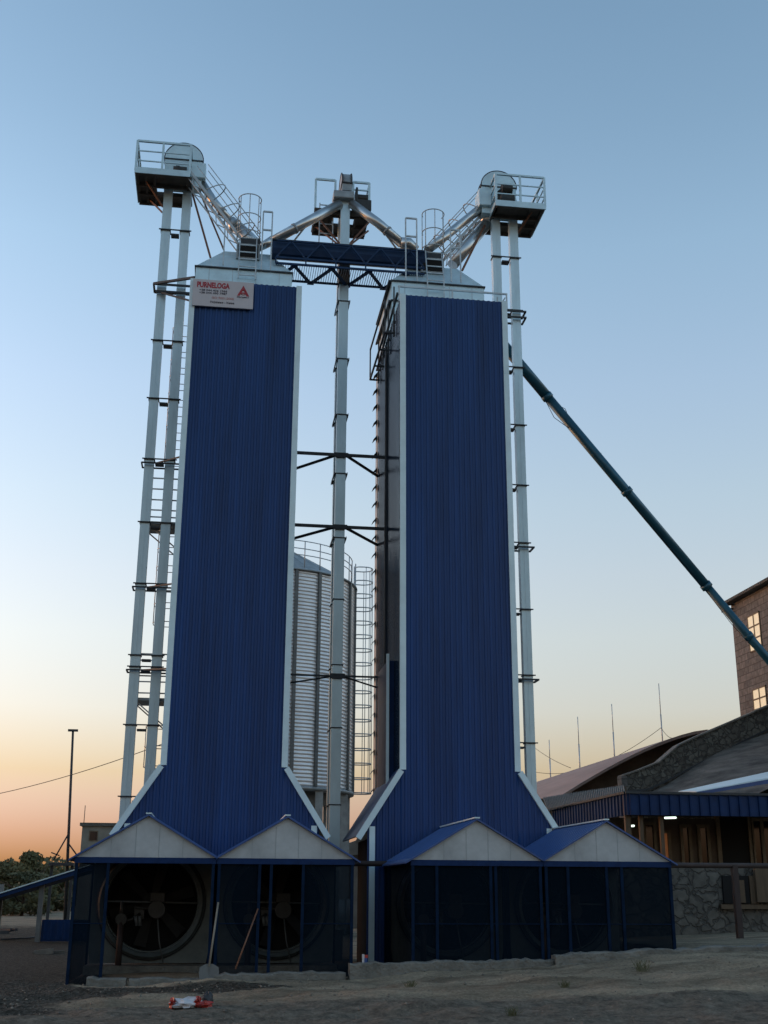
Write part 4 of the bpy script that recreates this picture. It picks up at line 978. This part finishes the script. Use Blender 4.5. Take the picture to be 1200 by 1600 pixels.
# far house
yh = 62.; h0, h1 = at(129, 1287, yh), at(215, 1287, yh)
hs = thing('block_house', ((h0.x+h1.x)/2, yh+2, -1.6), 'small flat roofed pale block house behind the leftmost shed', 'house')
b = MB(); b.box(h0.x, h1.x, yh, yh+5, -1.6, h0.z-.1); b.build('wall', 'blockfar', hs)
b = MB(); b.box(h0.x-.12, h1.x+.12, yh-.12, yh+5.12, h0.z-.1, h0.z+.05); b.build('roof', 'asb', hs)
w0 = at(146, 1306, yh); b = MB(); b.box(w0.x-.22, w0.x+.22, yh-.02, yh+.02, w0.z-.25, w0.z+.25); f_ = b.build('window', 'frame', hs)
b = MB(); b.box(w0.x-.17, w0.x+.17, yh-.035, yh-.021, w0.z-.2, w0.z+.2); b.build('pane', 'glass', f_)
b = MB(); a_ = at(131, 1287, yh+1); b.tube([a_, (a_.x, a_.y, a_.z+.9)], .02, 5); b.build('aerial', 'dark', hs)
# overhead line
def wire(a, c, sag, r, n=24):
    a, c = Vector(a), Vector(c); return [a.lerp(c, k/n)-Vector((0, 0, sag*4*(k/n)*(1-k/n))) for k in range(n+1)]
P = wire(at(-260, 1262, 44), (X1-.02, 29.6, at(262, 1158, 29.6).z), .55, .012)
single(MB().tube(P, .010, 5), 'overhead_cable', 'cable', 'thin dark cable sagging from the left edge to the left tower', 'cable')
# trees
def tree(px, py, Y, w, label, m, seed, base=-1.62, leaf=.16, n=2200, name='tree', tr=True):
    r2 = random.Random(seed); tp = at(px, py+5, Y); H = tp.z-base; cx = tp.x
    t = thing(name, (cx, Y, base), label, 'tree' if tr else 'bush', 'trees and bushes on the far left')
    b = MB()
    b.tube([(cx, Y, base), (cx+.05, Y, base+H*.35), (cx-.05, Y, base+H*.6)], [.12, .09, .05], 7)
    for k in range(6):
        a = r2.uniform(0, 6.28); l = w*r2.uniform(.25, .5); z0 = base+H*r2.uniform(.2, .5)
        b.tube([(cx, Y, z0), (cx+l*.6*math.cos(a), Y+l*.6*math.sin(a), z0+H*.18), (cx+l*math.cos(a), Y+l*math.sin(a), z0+H*.32)], [.05, .035, .015], 5)
    b.build('trunk', 'bark', t)
    cl = []
    for k in range(15):
        a = r2.uniform(0, 6.28); rr_ = r2.random()**.5; hh = r2.uniform(.12, .88)
        ww = w*.5*math.sin(math.pi*min(1, hh*.75+.25))**.7
        cl.append((cx+ww*rr_*math.cos(a), Y+ww*rr_*math.sin(a), base+H*hh, r2.uniform(.16, .3)*w, r2.uniform(.13, .2)*H))
    cl.append((cx, Y, base+H*.84, .2*w, .15*H))
    b = MB()
    for k in range(n):
        c = cl[r2.randrange(len(cl))]
        d = Vector((r2.gauss(0, 1), r2.gauss(0, 1), r2.gauss(0, 1))).normalized()*r2.random()**.45
        p = Vector((c[0]+d.x*c[3], c[1]+d.y*c[3], c[2]+d.z*c[4]))
        if p.z < base+.05: continue
        u = Vector((r2.gauss(0, 1), r2.gauss(0, 1), r2.gauss(0, 1))).normalized(); v = u.orthogonal().normalized(); s = leaf*r2.uniform(.5, 1.2)
        b.quadpts([p-u*s, p-v*s*.5, p+u*s, p+v*s*.5])
    b.build('crown', m, t)
tree(47, 1324, 82, 2.9, 'tallest round topped tree on the far left skyline', 'leafa', 11, n=5200)
tree(27, 1340, 80, 2.7, 'broad olive green tree left of the tallest far tree', 'leafb', 12, n=4800)
tree(3, 1338, 98, 3.2, 'hazy tree cut by the left edge of the view', 'leafc', 13, n=4200)
tree(12, 1350, 76, 2.6, 'low olive bush in front of the tree at the left edge', 'leafb', 14, n=3600, name='bush', tr=False)
tree(66, 1345, 84, 2.6, 'yellowish bush between the tallest far tree and the mast', 'leafb', 15, n=3600, name='bush', tr=False)
tree(90, 1350, 90, 3.2, 'dark green bush directly behind the thin mast', 'leafa', 16, n=3600, name='bush', tr=False)
tree(40, 1356, 74, 3.4, 'dark low bush at the foot of the broad olive tree', 'leafc', 17, n=4200, name='bush', tr=False)
tree(118, 1350, 88, 3.2, 'dark bush right of the mast beside the far block house', 'leafc', 18, n=3000, name='bush', tr=False)
# a far line of scrub closing the horizon
b = MB(); r2 = random.Random(5)
for k in range(15000):
    x = r2.uniform(-95, 14); y = 112+r2.uniform(0, 12); h = 2.6+.9*math.sin(x*.31)+.7*math.sin(x*.83+1)
    z = -1.6+h*r2.random()**.8; u = Vector((r2.gauss(0, 1), r2.gauss(0, 1), r2.gauss(0, 1))).normalized(); v = u.orthogonal().normalized(); s = .34
    p = Vector((x, y, z)); b.quadpts([p-u*s, p-v*s*.5, p+u*s, p+v*s*.5])
tag(b.build('scrub', 'leafc'), 'dark line of far scrub along the left horizon', 'scrub', kind='stuff')
# debris lying in the left yard
def rubble(px, py, w, h, label, m, seed, Y=None):
    p = atZ(px, py, -1.6); b = MB(); r2 = random.Random(seed)
    for k in range(5):
        x = p.x+r2.uniform(-w/2, w/2); y = p.y+r2.uniform(-.2, .2); l = w*r2.uniform(.3, .6); a = r2.uniform(-.4, .4)
        b.beam((x-l/2, y-a*l, -1.6+r2.uniform(0, h*.3)), (x+l/2, y+a*l, -1.6+r2.uniform(h*.2, h)), r2.uniform(.05, .12), r2.uniform(.05, .14))
    return single(b, 'scrap_pile', m, label, 'scrap', 'scrap lying in the left yard')
rubble(25, 1458, 1.6, .2, 'dark heap of bent scrap on the ground at the left edge', 'dark', 1)
rubble(4, 1421, 1.2, .35, 'small dark scrap heap further back at the left edge', 'dark', 2)
rubble(80, 1490, .8, .08, 'flat pale boards lying beside the leftmost shed', 'conc', 3)
rubble(45, 1395, 1.8, .3, 'reddish rubbish heap far back under the blue canopy', 'rusty', 4)
rubble(95, 1400, 1.2, .8, 'dark machinery part standing behind the low blue wall', 'dark', 5)
b = MB(); pa = [atZ(0, 1468, -1.58), atZ(40, 1466, -1.58), atZ(75, 1462, -1.58), atZ(100, 1440, -1.58)]; b.tube(pa, .03, 6)
single(b, 'ground_hose', 'dark', 'dark hose trailing across the yard at the far left', 'hose')

# ------------------------------------------------------------------ right: hangar, rods, stone parapet house, canopy house, block tower
# arched hangar, near end at YH
YHn = 50.
cr_ = at(1082, 1147, YHn); sp = at(850, 1254, YHn)
hw_ = cr_.x-sp.x; zt_h = cr_.z; zs_h = sp.z
hg = thing('hangar', (cr_.x, YHn+14, -1.5), 'long hangar with reddish arched roof behind the right tower', 'hangar')
arc = []
for k in range(25):
    u = -1+2*k/24; arc.append((cr_.x+u*hw_*1.0, zs_h+(zt_h-zs_h)*(1-abs(u)**1.4)))
b = MB()
for k in range(24):
    (xa_, za_), (xb_, zb__) = arc[k], arc[k+1]
    b.hexa([(xa_, YHn-1.6, za_-.12), (xb_, YHn-1.6, zb__-.12), (xb_, YHn+30, zb__-.12), (xa_, YHn+30, za_-.12), (xa_, YHn-1.6, za_), (xb_, YHn-1.6, zb__), (xb_, YHn+30, zb__), (xa_, YHn+30, za_)])
for j in range(30):
    pass
b.build('roof', 'hroof', hg)
b = MB(); b.extr([(x, z-.13) for x, z in arc]+[(arc[-1][0], -1.5), (arc[0][0], -1.5)], YHn, YHn+.3); b.build('end_wall', 'house', hg)
b = MB()
for s in (arc[0][0]+.05, arc[-1][0]-.3): b.box(s, s+.25, YHn+.31, YHn+30, -1.5, zs_h-.1)
b.build('side_wall', 'blockgrey', hg)
b = MB()
for k in range(3): b.beam((cr_.x-hw_*.75+k*hw_*.35, YHn-1.2, zs_h+.2+k*.7), (cr_.x-hw_*.2+k*hw_*.25, YHn-1.2, zs_h+1.7+k*.3), .09)
b.build('truss', 'rusty', hg)
# antennas standing along the ridge
for (px, pyb, pyt, Y, lab) in ((1035, 1152, 1068, 53, 'tallest thin aerial rod, nearest the crest of the hangar roof'), (960, 1176, 1100, 59, 'second aerial rod from the right on the hangar roof'),
                               (906, 1194, 1120, 66, 'third aerial rod from the right on the hangar roof'), (860, 1207, 1156, 74, 'shortest aerial rod, nearest the right blue tower')):
    p = at(px, pyb+4, Y); zt__ = at(px, pyt, Y).z
    t = thing('aerial_rod', (p.x, p.y, p.z), lab, 'aerial', 'aerial rods on the hangar roof')
    zm = p.z+(zt__-p.z)*.45
    b = MB(); b.tube([(p.x, p.y, p.z-.8), (p.x, p.y, zm)], .035*Y/55, 6); b.build('lower_pole', 'rail', t)
    b = MB(); b.tube([(p.x, p.y, zm), (p.x, p.y, zt__)], .02*Y/55, 5); b.build('upper_rod', 'rail', t)
W = [wire(at(835, 1168, 70), at(892, 1200, 60), .1, .01), wire(at(835, 1206, 74), at(1033, 1137, 53), .8, .01), wire(at(1033, 1137, 53), at(1056, 1152, 51), .2, .01)]
labs = ['short thin wire dropping beside the right tower to the hangar roof', 'long faint wire sagging between the aerial rods', 'short looped wire from the tallest rod to the hangar crest']
for P, l in zip(W, labs): single(MB().tube(P, .014, 4), 'aerial_wire', 'cable', l, 'wire', 'wires between the aerial rods')

# lower corrugated lean-to roof in front of the hangar + stone gable house
YP = 42.
pts = [(973, 1213), (1000, 1204), (1030, 1192), (1060, 1166), (1085, 1154), (1110, 1143), (1150, 1126), (1200, 1104), (1260, 1078)]
top = [at(x, y, YP) for x, y in pts]
low = [(975, 1238), (1010, 1236), (1040, 1222), (1070, 1206), (1100, 1190), (1130, 1176), (1160, 1160), (1200, 1141), (1260, 1112)]
lo = [at(x, y, YP) for x, y in low]
sh2 = thing('stone_gable_house', (top[4].x, YP+4, -1.2), 'old house with rubble stone parapet and worn dark sloping roof at right', 'house')
b = MB(); b.extr([(p.x, p.z) for p in top]+[(top[-1].x, -1.2), (top[0].x, -1.2)], YP, YP+.5); b.build('parapet_wall', 'rubbleX', sh2)
b = MB()
for p, q_ in zip(top, top[1:]): b.hexa([(p.x, YP-.06, p.z+.002), (q_.x, YP-.06, q_.z+.002), (q_.x, YP+.56, q_.z+.002), (p.x, YP+.56, p.z+.002), (p.x, YP-.06, p.z+.06), (q_.x, YP-.06, q_.z+.06), (q_.x, YP+.56, q_.z+.06), (p.x, YP+.56, p.z+.06)])
b.build('coping', 'conc', sh2)
b = MB(); e_ = at(976, 1225, YP-.02); b.box(e_.x-.12, e_.x+.1, YP-.05, YP+.4, -1.2, top[0].z+.02); b.build('quoin', 'brick', sh2)
b = MB()       # worn roof slope in front of the parapet, falling towards the camera
YQ = 34.6
for i in range(len(lo)-1):
    for s in range(6):
        def rp_(i_, u): p = lo[i_]; return (p.x, YP-.07-(YP-YQ)*u, p.z-(p.z-2.65)*.0-u*(.9+.0*i_)-.10*math.sin(u*5+i_))
        b.quadpts([rp_(i, s/6), rp_(i+1, s/6), rp_(i+1, (s+1)/6), rp_(i, (s+1)/6)], True)
b.build('roof', 'asb', sh2)
b = MB(); 
for i in range(len(lo)-1): b.beam(lo[i]+Vector((0, -.12, .04)), lo[i+1]+Vector((0, -.12, .04)), .1, .06)
b.build('roof_edge', 'dark', sh2)
# lean-to roof between hangar and canopy
b = MB(); r0, r1, r2_, r3 = at(852, 1256, 40), at(985, 1222, 44), at(985, 1250, 36), at(852, 1268, 36)
lt = thing('lean_to_roof', (r3.x+2, 38, 1), 'low grey corrugated roof between the arched hangar and blue fascia', 'roof')
nu = 46; XLF = at(979, 1240, 31.).x; YBK = atX(862, 1267, XLF).y
A0, A1 = at(848, 1247, YBK+5), at(975, 1228, 38.5); B0, B1 = at(856, 1268, YBK-.1), at(977, 1239, 31.2)
for k in range(nu):
    for (u0, u1, d0_, d1_) in ((k/nu, (k+.5)/nu, 0, .05), ((k+.5)/nu, (k+1)/nu, .05, 0)):
        p0_, p1_ = A0.lerp(A1, u0), A0.lerp(A1, u1); q0_, q1_ = B0.lerp(B1, u0), B0.lerp(B1, u1)
        b.quadpts([p0_+Vector((0, 0, d0_)), p1_+Vector((0, 0, d1_)), q1_+Vector((0, 0, d1_)), q0_+Vector((0, 0, d0_))], True)
b.build('sheet', 'asb2', lt)
b = MB()
for p in (A0, A1, B0, B1): b.box(p.x-.06, p.x+.06, p.y-.06, p.y+.06, -1.3, p.z-.02)
b.build('post', 'wood', lt)

# house under the blue fascia
YCn = 31.; f0 = at(979, 1240, YCn); f1 = at(979, 1273, YCn); XR = 19.
fh = thing('canopy_house', (13, YCn+3, -1.1), 'long low house with blue ribbed fascia canopy at right', 'house')
YCb = at(860, 1267, 1).y
xl = f0.x; ybk = atX(862, 1267, xl).y
b = MB(); ribs(b, xl, XR, f1.z, lambda u: f0.z, 'Y', YCn, -1, .28, .035); b.box(xl, XR, YCn+.005, YCn+.05, f1.z, f0.z); b.build('fascia', 'fascia', fh)
b = MB(); ribs(b, YCn+.06, ybk, f1.z, lambda u: f0.z, 'X', xl, -1, .28, .035); b.box(xl+.005, xl+.05, YCn+.06, ybk, f1.z, f0.z); b.build('fascia', 'fascia', fh)
b = MB(); b.box(xl+.06, XR, YCn+.06, ybk, f0.z-.15, f0.z-.06); b.build('canopy_roof', 'dark', fh)
b = MB(); b.beam((xl-.05, YCn-.05, f0.z+.03), (XR, YCn-.05, f0.z+.03), .06); b.beam((xl-.05, YCn, f0.z+.03), (xl-.05, ybk, f0.z+.03), .06); b.build('fascia_cap', 'dark', fh)
s0_, s1_ = at(1082, 1240, YCn+.6), at(1202, 1216, YCn+.6)
b = MB(); b.hexa([(s0_.x, YCn+.3, s0_.z), (s1_.x+1.5, YCn+.3, s1_.z+.22), (s1_.x+1.5, YCn+1.6, s1_.z+.3), (s0_.x, YCn+1.6, s0_.z+.12), (s0_.x, YCn+.3, s0_.z+.04), (s1_.x+1.5, YCn+.3, s1_.z+.30), (s1_.x+1.5, YCn+1.6, s1_.z+.50), (s0_.x, YCn+1.6, s0_.z+.14)]); b.build('gutter_sheet', 'trim', fh)
b = MB(); b.hexa([(s0_.x, YCn+.24, s0_.z-.06), (s1_.x+1.5, YCn+.24, s1_.z+.10), (s1_.x+1.5, YCn+.29, s1_.z+.10), (s0_.x, YCn+.29, s0_.z-.06), (s0_.x, YCn+.24, s0_.z+.02), (s1_.x+1.5, YCn+.24, s1_.z+.24), (s1_.x+1.5, YCn+.29, s1_.z+.24), (s0_.x, YCn+.29, s0_.z+.02)]); b.build('gutter', 'navyroof', fh)
YW = 34.
zfl = at(1100, 1355, YW).z
b = MB(); b.box(at(985, 1300, YW).x-.6, XR, YW+.1, YW+.3, -1.1, f1.z+.1); b.build('wall', 'house', fh)
for xx in (xl+.1, at(1003, 1300, YCn+.2).x, at(1035, 1300, YCn+.2).x): b = MB(); b.box(xx-.05, xx+.05, YCn+.2, YCn+.3, -1.1, f1.z-.002); b.build('canopy_post', 'wood', fh)
def win(xa, xb, ya, yb, panes, m='glass', name='window'):
    p, q_ = at(xa, ya, YW), at(xb, yb, YW); w = q_.x-p.x
    fb = MB(); t_ = .09
    fb.box(p.x, p.x+t_, YW, YW+.098, q_.z, p.z); fb.box(q_.x-t_, q_.x, YW, YW+.098, q_.z, p.z); fb.box(p.x+t_, q_.x-t_, YW, YW+.098, p.z-t_, p.z); fb.box(p.x+t_, q_.x-t_, YW, YW+.098, q_.z, q_.z+t_)
    for k in range(1, panes): xx = p.x+w*k/panes; fb.box(xx-.05, xx+.05, YW+.002, YW+.098, q_.z+t_, p.z-t_)
    o = fb.build(name, 'frame', fh)
    gb = MB(); gb.box(p.x+t_, q_.x-t_, YW+.06, YW+.075, q_.z+t_, p.z-t_); gb.build('pane', m, o)
win(1004, 1030, 1284, 1362, 1); win(1032, 1052, 1297, 1362, 1, 'glow'); win(1062, 1085, 1288, 1362, 1); win(1089, 1114, 1288, 1362, 1)
win(1172, 1215, 1278, 1362, 2)
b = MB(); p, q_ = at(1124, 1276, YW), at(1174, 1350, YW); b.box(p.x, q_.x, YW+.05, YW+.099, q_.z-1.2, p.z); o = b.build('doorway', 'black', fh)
b = MB(); b.box(p.x-.12, p.x-.0, YW, YW+.09, q_.z-1.2, p.z+.05); b.box(q_.x, q_.x+.12, YW, YW+.09, q_.z-1.2, p.z+.05); b.build('door_frame', 'frame', fh)
for (xa, ya, xb, yb) in ((1039, 1278, 1062, 1276), (983, 1291, 996, 1288)):
    p, q_ = at(xa, ya, YCn+1.2), at(xb, yb, YCn+1.2)
    b = MB(); b.tube([p, (q_.x, YCn+1.2+.3, p.z+.03)], .028, 8); b.build('fluorescent_lamp', 'tube', fh)
# stone wall under the house
zw1 = at(1100, 1356, 27.5).z
b = MB(); b.box(8.8, 19, 27.5, 27.9, G(10, 26)-.4, zw1); single(b, 'stone_wall', 'rubbleW', 'dark rough stone block wall right of the last netting shed', 'wall')
# wooden boards leaning by the wall
b = MB(); p, q_ = at(1132, 1368, 27.3), at(1176, 1412, 27.3); fr = thing('wood_hutch', ((p.x+q_.x)/2, 27.3, G(11, 27)), 'dark boarded opening with timber frame in the stone wall', 'hatch')
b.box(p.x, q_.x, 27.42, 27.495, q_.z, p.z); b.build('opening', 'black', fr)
b = MB(); b.box(p.x-.1, q_.x+1.2, 27.38, 27.49, q_.z-.12, q_.z-.02); b.box(q_.x+.02, q_.x+.2, 27.4, 27.49, q_.z, p.z); b.box(p.x+.35, p.x+.5, 27.36, 27.41, q_.z+.02, p.z-.1); b.build('timber', 'wood', fr)
b = MB(); pl_ = at(1182, 1352, 27.2); ql_ = at(1230, 1410, 27.2); b.box(pl_.x, ql_.x, 27.3, 27.42, ql_.z, pl_.z)
single(b, 'plywood_board', 'wood', 'plain brown wooden board at the right edge against the stone wall', 'board')

# tall block tower at far right
XT = at(1142, 945, 47).x
zc_ = at(1142, 945, 47).z; yn_ = atX(1300, 868, XT).y
tb = thing('block_tower', (XT+3, 42, -1.2), 'tall brownish block building with bright windows at the right edge', 'building')
b = MB(); b.box(XT, XT+6, 34, 47, -1.2, zc_); b.build('wall', 'brick', tb)
b = MB(); y = 33.6
while y < 47.4: b.hexa([(XT-.35, y, zc_+.0), (XT+6.3, y, zc_+1.1), (XT+6.3, y+.14, zc_+1.1), (XT-.35, y+.14, zc_), (XT-.35, y+.02, zc_+.12), (XT+6.3, y+.02, zc_+1.22), (XT+6.3, y+.12, zc_+1.22), (XT-.35, y+.12, zc_+.12)]); y += .16
b.build('roof', 'asb', tb)
b = MB(); p = at(1135, 955, 47)
for dz in (0, .18, .33): b.beam((XT-.5-.12*dz, 46.8, p.z+.05-dz+.2), (XT+.1, 46.8, p.z+.05-dz+.2), .06)
b.build('rafter_end', 'wood', tb)
def towin(pa, pb, rows, cols=2):
    # corners given as picture points on the wall x = XT
    a, c = atX(*pa, XT), atX(*pb, XT); y0_, y1_ = sorted((a.y, c.y)); z1_, z0_ = a.z, c.z
    if z1_ < z0_: z0_, z1_ = z1_, z0_
    b = MB(); t_ = .05
    b.box(XT-.04, XT+.01, y0_, y0_+t_, z0_, z1_); b.box(XT-.04, XT+.01, y1_-t_, y1_, z0_, z1_); b.box(XT-.04, XT+.01, y0_, y1_, z0_-.001, z0_+t_); b.box(XT-.04, XT+.01, y0_, y1_, z1_-t_, z1_+.001)
    for k in range(1, cols): yy = y0_+(y1_-y0_)*k/cols; b.box(XT-.038, XT-.002, yy-.035, yy+.035, z0_, z1_)
    for k in range(1, rows): zz = z0_+(z1_-z0_)*k/rows; b.box(XT-.036, XT-.002, y0_, y1_, zz-.03, zz+.03)
    o = b.build('window', 'frame', tb)
    b = MB(); b.box(XT-.02, XT-.008, y0_+t_, y1_-t_, z0_+t_, z1_-t_); b.build('pane', 'litwin', o)
towin((1168, 964), (1192, 1012), 3); towin((1176, 1078), (1200, 1104), 2)
